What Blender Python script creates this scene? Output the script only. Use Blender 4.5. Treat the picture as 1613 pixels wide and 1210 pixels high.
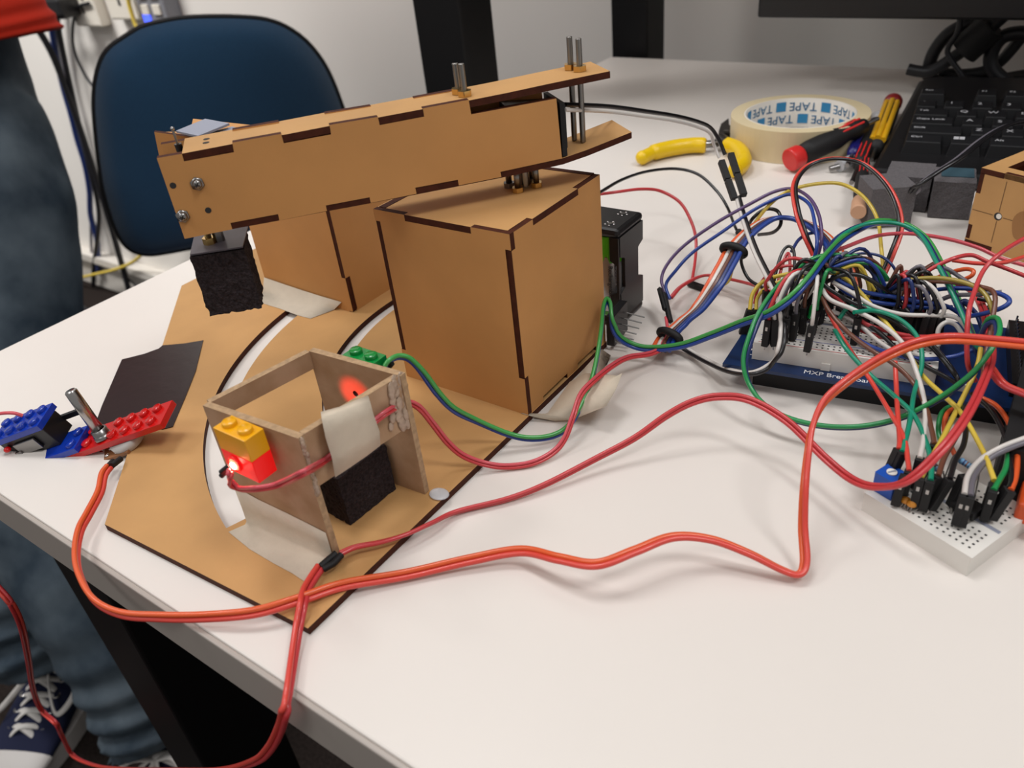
import bpy, bmesh, math, random
from mathutils import Vector, Matrix, Quaternion
random.seed(4)
R = math.radians; PI = math.pi
for o in list(bpy.data.objects): bpy.data.objects.remove(o, do_unlink=True)
S = bpy.context.scene; C = S.collection
# ---------------------------------------------------------------- camera
cam = bpy.data.cameras.new('camera'); co = bpy.data.objects.new('camera', cam); C.objects.link(co)
cam.sensor_width = 36; cam.lens = 36*1241.9/1613; cam.clip_start = .01; cam.clip_end = 30
co.matrix_world = Matrix(((.81944,-.25018,.51569,0),(.56507,.50337,-.65370,0),(-.09604,.82706,.55385,.2),(0,0,0,1)))
cam.dof.use_dof = True; cam.dof.focus_distance = .34; cam.dof.aperture_fstop = 15
S.camera = co
# ---------------------------------------------------------------- world, lamps, exposure
w = bpy.data.worlds.new('room_light'); S.world = w; w.use_nodes = True
w.node_tree.nodes['Background'].inputs[0].default_value = (1,.98,.96,1)
w.node_tree.nodes['Background'].inputs[1].default_value = .34
def area(name, loc, size, power, col, target=(0,.3,0)):
    l = bpy.data.lights.new(name, 'AREA'); l.shape = 'RECTANGLE'; l.size, l.size_y = size; l.energy = power; l.color = col
    o = bpy.data.objects.new(name, l); C.objects.link(o); o.location = loc
    o.rotation_euler = (Vector(target)-Vector(loc)).to_track_quat('-Z', 'Y').to_euler(); return o
area('ceiling_or_fill_light', (-.65,.42,1.9), (.35,.6), 11, (1,.995,1), (-.2,.3,0))
area('ceiling_or_fill_light', (.9,.25,1.9), (.35,.6), 13.5, (1,.995,1), (.1,.3,0))
area('ceiling_or_fill_light', (-.5,-1.2,1.9), (1.2,.35), 9, (1,.99,.985), (-.6,.8,-.2))
wall_fill = area('ceiling_or_fill_light', (-2.1,-.2,1.9), (1.2,.35), 20, (1,.985,.97), (-1.9,1.0,-.3)); wall_fill.data.spread = R(95)  # added fill that brightens the wall on the left, no real fitting
S.view_settings.view_transform = 'Standard'; S.view_settings.look = 'None'; S.view_settings.exposure = 0.03; S.view_settings.gamma = 1
# ---------------------------------------------------------------- materials
def lin(h):
    h = h.lstrip('#'); c = [int(h[i:i+2],16)/255 for i in (0,2,4)]
    return tuple((x/12.92 if x <= .04045 else ((x+.055)/1.055)**2.4) for x in c)+(1,)
def mat(name, hexc, rough=.5, metal=0, spec=.5, noise=0, scale=60, bump=0, bscale=300, emit=None, es=0, coat=0, trans=0, sub=0, hex2=None, sheen=0, alpha=1):
    m = bpy.data.materials.new(name); m.use_nodes = True; nt = m.node_tree; b = nt.nodes['Principled BSDF']
    b.inputs['Base Color'].default_value = lin(hexc); b.inputs['Roughness'].default_value = rough
    b.inputs['Metallic'].default_value = metal; b.inputs['Specular IOR Level'].default_value = spec
    if coat: b.inputs['Coat Weight'].default_value = coat
    if trans: b.inputs['Transmission Weight'].default_value = trans
    if sheen: b.inputs['Sheen Weight'].default_value = sheen
    if sub: b.inputs['Subsurface Weight'].default_value = sub; b.inputs['Subsurface Radius'].default_value = (.01,.004,.003); b.inputs['Subsurface Scale'].default_value = .3
    if alpha < 1: b.inputs['Alpha'].default_value = alpha
    if emit: b.inputs['Emission Color'].default_value = lin(emit); b.inputs['Emission Strength'].default_value = es
    tc = None
    if noise or bump: tc = nt.nodes.new('ShaderNodeTexCoord')
    if noise:
        n = nt.nodes.new('ShaderNodeTexNoise'); n.inputs['Scale'].default_value = scale; n.inputs['Detail'].default_value = 6
        nt.links.new(tc.outputs['Object'], n.inputs['Vector'])
        r = nt.nodes.new('ShaderNodeMix'); r.data_type = 'RGBA'
        c1 = lin(hexc); c2 = lin(hex2) if hex2 else tuple(x*(1-noise) for x in c1[:3])+(1,)
        r.inputs[6].default_value = c1; r.inputs[7].default_value = c2
        mr = nt.nodes.new('ShaderNodeMapRange'); mr.inputs[1].default_value = .34; mr.inputs[2].default_value = .68
        nt.links.new(n.outputs['Fac'], mr.inputs[0]); nt.links.new(mr.outputs[0], r.inputs[0]); nt.links.new(r.outputs[2], b.inputs['Base Color'])
    if bump:
        n2 = nt.nodes.new('ShaderNodeTexNoise'); n2.inputs['Scale'].default_value = bscale; n2.inputs['Detail'].default_value = 4
        nt.links.new(tc.outputs['Object'], n2.inputs['Vector'])
        bp = nt.nodes.new('ShaderNodeBump'); bp.inputs['Strength'].default_value = bump; bp.inputs['Distance'].default_value = .001
        nt.links.new(n2.outputs['Fac'], bp.inputs['Height']); nt.links.new(bp.outputs[0], b.inputs['Normal'])
    return m
M = {}
M['laminate'] = mat('white_laminate', 'e2dbd4', .38, spec=.4, noise=.03, scale=8)
M['laminate_edge'] = mat('white_edge_band', 'aea59d', .3, spec=.5)
M['mdf'] = mat('mdf_board', 'c3955f', .62, spec=.3, noise=.12, scale=35, bump=.05, bscale=900)
M['mdf_box'] = mat('mdf_box_sheet', 'c99156', .62, spec=.3, noise=.10, scale=30, bump=.05, bscale=900)
M['mdf_edge'] = mat('laser_burnt_edge', '4a2213', .7, spec=.2, noise=.35, scale=300)
M['ply'] = mat('light_mdf_sheet', 'b8987a', .7, spec=.25, noise=.18, scale=90, hex2='a58362', bump=.1, bscale=700)
M['ply_edge'] = mat('light_mdf_edge', 'b99a78', .8, spec=.2, noise=.3, scale=500)
M['glue'] = mat('hot_glue', 'b9a08a', .25, spec=.6, noise=.25, scale=400, bump=.6, bscale=500)
M['wall'] = mat('painted_wall', 'e2ddd6', .8, spec=.2, noise=.04, scale=3)
M['white_trim'] = mat('white_trim', 'cfc9c0', .5)
M['floor'] = mat('dark_carpet', '2e2724', .95, spec=.1, noise=.5, scale=250, bump=.5, bscale=500)
M['black_steel'] = mat('black_powder_coat', '070607', .5, spec=.3)
M['black_plastic'] = mat('black_plastic', '131214', .38, spec=.5)
M['black_soft'] = mat('matt_black_plastic', '191819', .6, spec=.35)
M['black_cable'] = mat('black_cable', '15151a', .45)
M['key'] = mat('key_black', '141417', .5, spec=.4)
M['legend'] = mat('key_legend_white', 'c8c8cc', .6)
M['steel'] = mat('zinc_steel', '8f8d8b', .3, 1)
M['thread'] = mat('threaded_steel', '8c8985', .35, 1)
M['brass'] = mat('brass_nut', 'd2b070', .28, 1)
M['alu'] = mat('aluminium', 'a9a6a4', .25, 1)
M['foam'] = mat('dark_foam', '3c3436', .95, spec=.15, noise=.6, scale=900, bump=1, bscale=1300)
M['foam2'] = mat('grey_foam', '6c686a', .95, spec=.15, noise=.25, scale=900, bump=.8, bscale=1500)
M['foamtop'] = mat('foam_top_card', '57525a', .45, noise=.15, scale=150)
M['blackcard'] = mat('black_tape', '1b1518', .35, spec=.5, noise=.2, scale=60, bump=.15, bscale=120)
M['masking'] = mat('masking_tape', 'd2c4b0', .7, spec=.3, noise=.05, scale=200, bump=.25, bscale=300, trans=0)
M['masking_dark'] = mat('masking_tape_roll', 'd9c8a2', .6, noise=.06, scale=60)
M['br'] = mat('red_brick_plastic', 'c4100e', .22, spec=.5)
M['bb'] = mat('blue_brick_plastic', '0b33a0', .22, spec=.5)
M['by'] = mat('yellow_brick_plastic', 'eaa70c', .25, spec=.5)
M['bg'] = mat('green_brick_plastic', '078238', .22, spec=.5)
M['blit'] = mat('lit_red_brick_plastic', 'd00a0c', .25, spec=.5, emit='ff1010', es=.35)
M['led'] = mat('glowing_led', 'ff5040', .2, emit='ff3a28', es=14)
M['led_hot'] = mat('led_chip', 'ffd0c0', .2, emit='ffb8a0', es=30)
M['fabric'] = mat('navy_chair_fabric', '1b3f5c', .9, spec=.15, noise=.15, scale=500, bump=.4, bscale=900, sheen=.4)
M['denim'] = mat('blue_denim', '2b3640', .85, spec=.15, noise=.45, scale=14, hex2='566068', bump=.5, bscale=900)
M['shirt'] = mat('red_cotton', 'ae2a1a', .85, spec=.1, bump=.3, bscale=400)
M['skin'] = mat('skin', 'c08a6c', .5, sub=.1)
M['hair'] = mat('hair', '2a1d15', .7)
M['canvas'] = mat('navy_canvas', '1c2038', .85, spec=.2, bump=.4, bscale=1200)
M['rubber'] = mat('white_rubber', 'b9b4b0', .5)
M['lace'] = mat('white_lace', 'c9c5c0', .8)
M['pcb_blue'] = mat('blue_pcb', '0d2a55', .3, spec=.5)
M['bbwhite'] = mat('breadboard_white', 'e3dfd8', .4)
M['hole'] = mat('dark_hole', '2a2828', .8)
M['print'] = mat('white_print', 'e8e8ea', .5)
M['gold'] = mat('gold_pin', 'c9a040', .3, 1)
M['card'] = mat('grey_card', '8f93a2', .6)
M['teal'] = mat('teal_card', '34505c', .6)
M['pot_blue'] = mat('trimmer_blue', '1a4fae', .3)
M['ceramic'] = mat('orange_ceramic', 'd98e2c', .35)
M['res_blue'] = mat('resistor_blue', '5f8fb5', .35)
M['bat_green'] = mat('battery_green', '4fae1e', .25, spec=.6)
M['bat_silver'] = mat('battery_silver', 'b4b2b0', .25, .7)
M['copper'] = mat('bare_copper', 'b5653a', .35, 1)
M['tan_tip'] = mat('pale_wood_tip', 'c79a7a', .6)
M['pliers_y'] = mat('yellow_grip', 'e6bf0c', .35)
M['dark_steel'] = mat('dark_steel', '4a4745', .4, .9)
M['red_plastic'] = mat('red_plastic', 'd42c2a', .35)
M['yel_plastic'] = mat('yellow_plastic', 'e0aa18', .35)
M['blue_plastic'] = mat('blue_plastic', '1a1c66', .35)
M['dark_red'] = mat('dark_red_plastic', '8a1c20', .4)
M['clear'] = mat('clear_plastic', 'd8dade', .15, alpha=.55)
M['grey_plastic'] = mat('grey_plastic', '77777c', .5)
M['socket'] = mat('socket_plastic', 'd6cfc2', .4)
M['lcd'] = mat('lit_blue_display', '3048e0', .3, emit='4a60ff', es=1.5)
M['stain'] = mat('glue_stain', '9a6c3c', .5)
M['line'] = mat('engraved_line', '6e4f2e', .7)
M['paper'] = mat('white_paper', 'e4ded4', .7)
M['solder'] = mat('solder', 'c9c6c2', .2, 1)
M['perf'] = mat('perfboard_brown', '8a5a34', .6)
M['orange_plastic'] = mat('orange_plastic', 'd8501c', .4)
WC = {}
for k, h in dict(red='c43a3e', orange='dc5a2a', redo='d6453a', brown='6a4030', green='1f8a4a', green2='3f9a4a', teal='128a6c', blue='1f3f8f', navy='1c2f66', black='141215', white='d8d2cc', yellow='d8bc48', grey='6c6870', purple='5c4470', olive='a08c3c', pink='d0505a').items():
    WC[k] = mat(k+'_insulation', h, .32, spec=.5, coat=.15)
# ---------------------------------------------------------------- mesh helpers
def V(*a): return Vector(a)
class MB:
    def __init__(s): s.v=[]; s.f=[]; s.m=[]; s.sm=[]
    def add(s, vs, fs, m=0, sm=False):
        b=len(s.v); s.v += [tuple(x) for x in vs]
        for f in fs: s.f.append([b+i for i in f]); s.m.append(m); s.sm.append(sm)
    def box(s, c, d, rot=None, m=0):
        vs=[]
        for x in (-1,1):
            for y in (-1,1):
                for z in (-1,1):
                    p = Vector((x*d[0]/2,y*d[1]/2,z*d[2]/2))
                    if rot is not None: p = rot @ p
                    vs.append(p+Vector(c))
        s.add(vs, [(0,1,3,2),(4,6,7,5),(0,4,5,1),(2,3,7,6),(0,2,6,4),(1,5,7,3)], m); return s
    def bx(s, x0,x1,y0,y1,z0,z1, m=0): return s.box(((x0+x1)/2,(y0+y1)/2,(z0+z1)/2),(abs(x1-x0),abs(y1-y0),abs(z1-z0)),m=m)
    def extrude(s, poly, vec, m=0, ms=None):
        n=len(poly); P=[Vector(p) for p in poly]; v=Vector(vec); ms = m if ms is None else ms
        nrm = Vector((0,0,0))
        for i in range(n): nrm += P[i].cross(P[(i+1)%n])
        if nrm.dot(v) > 0: P=P[::-1]
        b=P+[p+v for p in P]
        s.add(b, [list(range(n)), list(range(2*n-1,n-1,-1))], m)
        s.add(b, [(i,n+i,n+(i+1)%n,(i+1)%n) for i in range(n)], ms); return s
    def tube(s, pts, r, seg=8, m=0, cap=True, flat=1):
        P=[Vector(p) for p in pts]; n=len(P); rr = r if hasattr(r,'__len__') else [r]*n
        t=[(P[min(i+1,n-1)]-P[max(i-1,0)]).normalized() for i in range(n)]
        up=Vector((0,0,1)) if abs(t[0].z)<.9 else Vector((1,0,0))
        a=t[0].cross(up).normalized(); vs=[]
        for i in range(n):
            a=(a-t[i]*a.dot(t[i]))
            a = a.normalized() if a.length>1e-9 else t[i].orthogonal().normalized()
            b=t[i].cross(a)
            for k in range(seg):
                q=2*PI*k/seg; vs.append(P[i]+a*math.cos(q)*rr[i]+b*math.sin(q)*rr[i]*flat)
        fs=[(i*seg+k,i*seg+(k+1)%seg,(i+1)*seg+(k+1)%seg,(i+1)*seg+k) for i in range(n-1) for k in range(seg)]
        s.add(vs,fs,m,True)
        if cap: s.add(vs,[list(range(seg))[::-1],list(range((n-1)*seg,n*seg))],m)
        return s
    def cyl(s, p0, p1, r0, r1=None, seg=20, m=0, mc=None):
        r1 = r0 if r1 is None else r1; p0=Vector(p0); p1=Vector(p1); t=(p1-p0).normalized(); a=t.orthogonal().normalized(); b=t.cross(a)
        vs=[p+ (a*math.cos(2*PI*k/seg)+b*math.sin(2*PI*k/seg))*r for p,r in ((p0,r0),(p1,r1)) for k in range(seg)]
        s.add(vs,[(k,(k+1)%seg,seg+(k+1)%seg,seg+k) for k in range(seg)],m,seg>8)
        s.add(vs,[list(range(seg))[::-1],list(range(seg,2*seg))],m if mc is None else mc); return s
    def lathe(s, prof, c, axis=(0,0,1), seg=24, m=0, sm=True):
        ax=Vector(axis).normalized(); a=ax.orthogonal().normalized(); b=ax.cross(a); c=Vector(c); n=len(prof)
        vs=[c+ax*z+(a*math.cos(2*PI*k/seg)+b*math.sin(2*PI*k/seg))*r for r,z in prof for k in range(seg)]
        s.add(vs,[(i*seg+k,i*seg+(k+1)%seg,(i+1)*seg+(k+1)%seg,(i+1)*seg+k) for i in range(n-1) for k in range(seg)],m,sm); return s
    def ball(s, c, r, seg=16, m=0, sc=(1,1,1), rot=None):
        n=seg//2; vs=[]
        for i in range(n+1):
            th=PI*i/n
            for k in range(seg):
                p=Vector((math.sin(th)*math.cos(2*PI*k/seg)*r*sc[0],math.sin(th)*math.sin(2*PI*k/seg)*r*sc[1],math.cos(th)*r*sc[2]))
                if rot is not None: p=rot@p
                vs.append(p+Vector(c))
        s.add(vs,[(i*seg+k,(i+1)*seg+k,(i+1)*seg+(k+1)%seg,i*seg+(k+1)%seg) for i in range(n) for k in range(seg)],m,True); return s
    def xf(s, fn): s.v=[tuple(fn(Vector(p))) for p in s.v]; return s
ROOTLOC={}
def link(o): C.objects.link(o); return o
def obj(name, mb, ms, parent=None, bevel=0, smooth=None, local=False):
    me=bpy.data.meshes.new(name); vs=[Vector(p) for p in mb.v]
    if parent is not None: off=Vector((0,0,0)) if local else ROOTLOC.get(parent.name, Vector((0,0,0)))
    else:
        lo=[min(p[i] for p in vs) for i in range(3)]; hi=[max(p[i] for p in vs) for i in range(3)]
        off=Vector(((lo[0]+hi[0])/2,(lo[1]+hi[1])/2,lo[2]))
    me.from_pydata([p-off for p in vs],[],mb.f); me.validate()
    ms = ms if isinstance(ms,(list,tuple)) else [ms]
    for m in ms: me.materials.append(m)
    if len(me.polygons)==len(mb.f):
        for p,mi,sm in zip(me.polygons,mb.m,mb.sm): p.material_index=mi; p.use_smooth=sm
    o=bpy.data.objects.new(name,me); link(o)
    if parent is None: o.location=off; ROOTLOC[o.name]=off.copy()
    else: o.parent=parent; ROOTLOC[o.name]=off.copy()
    if bevel:
        b=o.modifiers.new('bevel','BEVEL'); b.width=bevel; b.segments=2; b.limit_method='ANGLE'; b.angle_limit=R(40)
    return o
def tag(o, label, cat, group=None, kind=None):
    o['label']=label; o['category']=cat
    if group: o['group']=group
    if kind: o['kind']=kind
    return o
def struct(o): o['kind']='structure'; return o
def thing(name, loc, label, cat, group=None):
    o=bpy.data.objects.new(name,None); o.empty_display_size=.01; link(o); o.location=loc; ROOTLOC[o.name]=Vector(loc)
    return tag(o,label,cat,group)
def smooth(pts, n=8):
    P=[Vector(p) for p in pts]
    if len(P)<3: return P
    P=[P[0]*2-P[1]]+P+[P[-1]*2-P[-2]]; out=[]
    for i in range(1,len(P)-2):
        a,b,c,d=P[i-1:i+3]
        for k in range(n):
            t=k/n; out.append(.5*((2*b)+(c-a)*t+(2*a-5*b+4*c-d)*t*t+(3*b-a-3*c+d)*t**3))
    out.append(P[-2]); return out
def boolcut(o, cutter, m=None):
    c=obj('cut',cutter,[m] if m else []); bpy.context.view_layer.update()
    b=o.modifiers.new('b','BOOLEAN'); b.object=c; b.operation='DIFFERENCE'; b.solver='EXACT'
    if m: b.material_mode='TRANSFER'
    dg=bpy.context.evaluated_depsgraph_get(); dg.update()
    me=bpy.data.meshes.new_from_object(o.evaluated_get(dg)); o.modifiers.remove(b); o.data=me
    bpy.data.objects.remove(c,do_unlink=True)
def rotz(a): return Matrix.Rotation(a,3,'Z')
# ================================================================ the room
struct(obj('floor', MB().bx(-4,2.2,-2,1.0,-.76,-.74), M['floor']))
struct(obj('wall_back', MB().bx(-4,2.2,1.0,1.06,-.76,1.9), M['wall']))
mb=MB().bx(-4,2.2,.985,1.0,-.74,-.64); mb.bx(-4,2.2,.965,1.0,-.645,-.62)
struct(obj('baseboard_back', mb, M['white_trim'], bevel=.003))
# wall fittings
def socket(x,z,lab):
    t=thing('wall_socket',(x,.99,z),lab,'socket')
    obj('faceplate', MB().bx(x-.05,x+.05,.975,1.0,z-.045,z+.045), M['socket'], t, bevel=.004)
    m=MB()
    for dx in (-.012,.012): m.bx(x+dx-.003,x+dx+.003,.974,.976,z+.005,z+.018)
    m.bx(x-.004,x+.004,.974,.976,z-.018,z-.006); obj('socket_slots', m, M['hole'], t); return t
socket(-1.80,.03,'cream wall socket with the black plug in it'); socket(-1.655,.045,'cream wall socket above the start of the yellow cable')
t=thing('power_plug',(-1.83,.95,.03),'black power plug pushed into the left wall socket','plug')
obj('plug_body', MB().box((-1.83,.945,.03),(.06,.055,.045),rotz(.3)), M['black_plastic'], t, bevel=.01)
obj('plug_cable', MB().tube(smooth([(-1.86,.93,.03),(-1.92,.93,.028),(-1.955,.94,.0),(-1.96,.955,-.08),(-1.99,.965,-.25),(-2.03,.965,-.5),(-2.06,.955,-.72)]),.0075), M['black_cable'], t)
t=thing('wall_controller',(-1.535,.99,.0),'grey wall control panel with rows of buttons and a lit blue display','control panel')
obj('panel_case', MB().bx(-1.580,-1.490,.965,1.0,-.055,.15), M['grey_plastic'], t, bevel=.004)
obj('display', MB().bx(-1.567,-1.545,.962,.966,-.010,.015), M['lcd'], t)
for r_ in range(6):
    for c_ in range(2):
        if r_==1 and c_==0: continue
        obj('button', MB().bx(-1.565+c_*.038,-1.542+c_*.038,.961,.966,-.043+r_*.028,-.025+r_*.028), M['socket'], t, bevel=.001)
def cable(lab, pts, r, m, grp=None, name='cable'):
    o=obj(name, MB().tube(smooth(pts),r), m); return tag(o,lab,'cable',grp)
cable('thick black cable hanging down the wall, left of the chair', [(-1.881,.97,.06291),(-1.92804,.97,-.03927),(-1.96812,.97,-.15114),(-2.00295,.97,-.25771),(-2.02785,.97,-.33924),(-2.04756,.97,-.40794),(-2.08185,.97,-.48208),(-2.15044,.97,-.5661),(-2.23234,.97,-.65846),(-2.28742,.97,-.73082)], .006, M['black_cable'])
cable('dark blue cable bundle hanging down the wall behind the black one', [(-1.90639,.975,.06233),(-1.96871,.975,-.04119),(-2.00796,.975,-.1401),(-2.02575,.975,-.2151),(-2.04449,.975,-.27845),(-2.05763,.975,-.34413),(-2.08808,.975,-.41492),(-2.13775,.975,-.49229),(-2.16153,.975,-.57005),(-2.2333,.975,-.68103)], .0075, WC['navy'])
cable('thin grey cable close beside the blue one on the wall', [(-1.93203,.982,.02352),(-1.98179,.982,-.09795),(-2.03407,.982,-.23292),(-2.05934,.982,-.33022),(-2.11356,.982,-.43811),(-2.22619,.982,-.60329),(-2.29408,.982,-.71688)], .004, WC['grey'])
cable('thin black cable curving from the plug behind the chair', [(-1.75872,.97,.03213),(-1.80442,.97,.02352),(-1.85399,.97,-.01192),(-1.88885,.97,-.06481),(-1.88118,.97,-.11862),(-1.85871,.97,-.15345),(-1.85739,.97,-.21595),(-1.91086,.97,-.32649),(-2.00517,.97,-.45342),(-2.03482,.97,-.50158),(-2.06616,.97,-.58895),(-2.07732,.97,-.63851),(-2.05576,.97,-.66715),(-2.01454,.97,-.68395)], .0032, M['black_cable'])
cable('yellow network cable running down the wall and along the skirting', [(-1.56894,.95,.05242),(-1.57966,.95,.03572),(-1.58187,.95,.00159),(-1.57822,.95,-.02742),(-1.59438,.95,-.1382),(-1.6798,.95,-.35365),(-1.82301,.95,-.50246),(-1.90441,.95,-.55482),(-1.97647,.95,-.59156),(-2.07668,.95,-.62938),(-2.1983,.95,-.66678),(-2.31148,.95,-.70146),(-2.47223,.95,-.75102),(-2.73165,.95,-.82518)], .0042, WC['yellow'])
cable('black cable loop lying on the floor under the wall cables', [(-2.35,.93,-.725),(-2.15,.87,-.73),(-1.95,.88,-.73),(-1.8,.84,-.733),(-1.75,.72,-.733),(-1.9,.6,-.733)], .005, M['black_cable'])
# ================================================================ desk
DX0,DX1,DY0,DY1=-.4641,.95,.0704,.8386
t=thing('desk',(0,.45,-.74),'white laminate desk with black steel legs carrying the whole experiment','desk')
obj('tabletop', MB().bx(DX0,DX1,DY0+.0012,DY1,-.022,0), M['laminate'], t, bevel=.0008)
obj('edge_band', MB().bx(DX0,DX1,DY0-.0008,DY0+.0012,-.0216,-.0006), M['laminate_edge'], t, bevel=.0006)
for x,y,nx,ny in ((-.41,.13,0,0),(-.41,.78,0,0),(.88,.13,0,0),(.88,.78,0,0)):
    obj('leg', MB().bx(x-.03,x+.03,y-.03,y+.03,-.74,-.0222), M['black_steel'], t, bevel=.002)
obj('frame_rail', MB().bx(-.38,.85,.74,.78,-.075,-.0222), M['black_steel'], t)
obj('frame_rail', MB().bx(-.38,.85,.115,.145,-.065,-.0222), M['black_steel'], t)
obj('frame_rail', MB().bx(-.425,-.395,.16,.75,-.065,-.0222), M['black_steel'], t)
# bench rack: two uprights at its left end and the shelf added unseen overhead to shade the desk back
rk=thing('bench_rack',(-.49,.75,-.74),'black steel uprights, one behind the wooden arm and one at the desk corner','rack')
obj('upright', MB().bx(-.472,-.427,.855,.9,-.74,.47), M['black_steel'], rk, bevel=.002)
obj('upright', MB().bx(-.531,-.477,.592,.64,-.74,.47), M['black_steel'], rk, bevel=.002)
obj('shade_shelf', MB().bx(-.54,.98,.55,.985,.47,.49), M['laminate'], rk, bevel=.002)
obj('upright', MB().bx(.93,.975,.855,.9,-.74,.47), M['black_steel'], rk, bevel=.002)
# ================================================================ chair
CH=[(-1.01285,.58729,.0571),(-1.00079,.60634,.06539),(-.98889,.62512,.06788),(-.97223,.65142,.06833),(-.95178,.6837,.06406),(-.93323,.713,.05808),(-.91881,.73576,.05093),(-.90697,.75445,.03897),(-.89585,.772,.019),(-.88756,.7851,-.00807),(-.8829,.79245,-.03653),(-.87957,.79771,-.0743),(-.87738,.80117,-.11593),(-.88007,.79691,-.15735),(-.89097,.77971,-.2018),(-.9075,.75362,-.22977),(-.92883,.71994,-.2331),(-.95894,.67241,-.22898),(-.98844,.62583,-.22684),(-1.01682,.58103,-.22292),(-1.03448,.55315,-.2211),(-1.04651,.53415,-.21805),(-1.05539,.52014,-.20875),(-1.0599,.51301,-.194),(-1.06124,.5109,-.17255),(-1.06084,.51153,-.14963),(-1.05927,.514,-.11885),(-1.05503,.5207,-.08154),(-1.04906,.53013,-.03805),(-1.04396,.53817,-.00782),(-1.03782,.54787,.01736),(-1.03023,.55986,.03774),(-1.02233,.57232,.04954)]
cu=Vector((.5351,.8448,0)).normalized(); cn=Vector((cu.y,-cu.x,0))
cc=sum((Vector(p) for p in CH),Vector())/len(CH)
t=thing('office_chair',(cc.x+.05,cc.y-.02,-.74),'office chair with a rounded navy fabric backrest, left behind the desk','chair')
def dome(poly, c, nrm, d, rings=9, th=.0):
    m=MB(); vs=[]; n=len(poly); P=[Vector(p) for p in poly]
    for i in range(rings+1):
        f=i/rings; f2=1-(1-f)**2
        for p in P: vs.append(c+(p-c)*(1-f*.97)+nrm*(th+d*math.sqrt(max(0,1-(1-f)**2.6))))
    fs=[(i*n+k,i*n+(k+1)%n,(i+1)*n+(k+1)%n,(i+1)*n+k) for i in range(rings) for k in range(n)]
    fs.append(list(range(rings*n,rings*n+n))); m.add(vs,fs,0,True); return m
CHs=[tuple(p) for p in smooth(CH+[CH[0]],3)[:-1]]
m=dome(CHs,cc,cn,.035,12); b2=MB().extrude(CHs,-cn*.02,0); m.add(b2.v,b2.f[1:],0,True)
o=obj('backrest', m, M['fabric'], t)
big=[tuple(cc+(Vector(p)-cc)*1.012) for p in CHs]
m=MB(); m.tube([Vector(p)-cn*.004 for p in big+[big[0]]],.0035,6); obj('piping', m, M['black_soft'], o)
sh=MB().extrude([tuple(cc+(Vector(p)-cc)*1.0-cn*.02) for p in CHs],-cn*.012,0); obj('back_shell', sh, M['black_plastic'], t, bevel=.003)
sc=cc+cn*.17; sc.z=-.30
ang=math.atan2(cu.y,cu.x)
obj('seat', MB().box(sc,(.40,.38,.07),rotz(ang)), M['fabric'], t, bevel=.03)
obj('back_bar', MB().tube(smooth([cc-cn*.05,cc-cn*.07+V(0,0,-.15),V(cc.x,cc.y,-.36)-cn*.04,V(sc.x,sc.y,-.36)]),.02,flat=.5), M['black_steel'], t)
obj('gas_lift', MB().cyl((sc.x,sc.y,-.66),(sc.x,sc.y,-.33),.025), M['black_steel'], t)
for k in range(5):
    a=2*PI*k/5+.3; e=V(sc.x+.24*math.cos(a),sc.y+.24*math.sin(a),-.685)
    l=obj('base_leg', MB().tube([V(sc.x,sc.y,-.65),e],[.024,.014]), M['black_plastic'], t)
    obj('caster', MB().cyl(e+V(-.02*math.sin(a),.02*math.cos(a),-.028),e+V(.02*math.sin(a),-.02*math.cos(a),-.028),.027), M['black_soft'], l)
# ================================================================ laser-cut board
base=MB().extrude([(-.1631,.0881,0),(-.2705,.0823,0),(-.4274,.2303,0),(-.4274,.33,0),(-.372,.335,0),(-.22,.2835,0),(-.1631,.2835,0)],(0,0,.003),0,1)
base=obj('arm_base_board', base, [M['mdf'],M['mdf_edge']])
tag(base,'large flat tan fibreboard with burnt edges and two curved slots, lying on the desk','board')
AC=(-.1688,.2693)
def arcs(r0,r1,a0,a1,z0,z1,n=40):
    po=[(AC[0]+r1*math.cos(R(a0+(a1-a0)*i/n)),AC[1]+r1*math.sin(R(a0+(a1-a0)*i/n)),z0) for i in range(n+1)]
    pi_=[(AC[0]+r0*math.cos(R(a0+(a1-a0)*i/n)),AC[1]+r0*math.sin(R(a0+(a1-a0)*i/n)),z0) for i in range(n+1)]
    return MB().extrude(po+pi_[::-1],(0,0,z1-z0))
boolcut(base,arcs(.1635,.1739,186,251,-.002,.005),M['mdf_edge'])
boolcut(base,arcs(.114,.1222,177,246,-.002,.005),M['mdf_edge'])
# ---- big box (finger jointed)
F2=[(-.00187,.08447),(.01142,.08395),(.01144,.08259),(.05116,.08142),(.05209,.08544),(.06584,.08486),(.06545,.08177),(.06712,.02351),(.06965,.02363),(.06978,.00301),(-.00285,-.00057),(-.00019,.01779),(-.00411,.08024)]
BX=dict(x0=-.2320,x1=-.1634,y0=.2158,y1=.2830,zt=.0855)
T=.0027
def P_front(l): return [(BX['x0']+s,BX['y0']-.0001,z) for s,z in l]
box=thing('fingerjoint_box',(-.198,.25,.003),'large box of tan fibreboard with burnt finger joints, standing under the wooden arm pivot','box')
x0,x1,y0,y1,zt=BX['x0'],BX['x1'],BX['y0'],BX['y1'],BX['zt']
fp=[(x0,zt),(x0+.017,zt),(x0+.017,zt-T),(x0+.0505,zt-T),(x0+.0505,zt),(x1-.0,zt),(x1,zt-.0065),(x1-T,zt-.0065),(x1-T,.0215),(x1,.0215),(x1,.003),(x0,.003),(x0,.018),(x0+T,.018),(x0+T,zt-.005),(x0,zt-.005)]
obj('front_panel', MB().extrude([(x,y0,z) for x,z in fp],(0,T,0),0,1), [M['mdf_box'],M['mdf_edge']], box)
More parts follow.
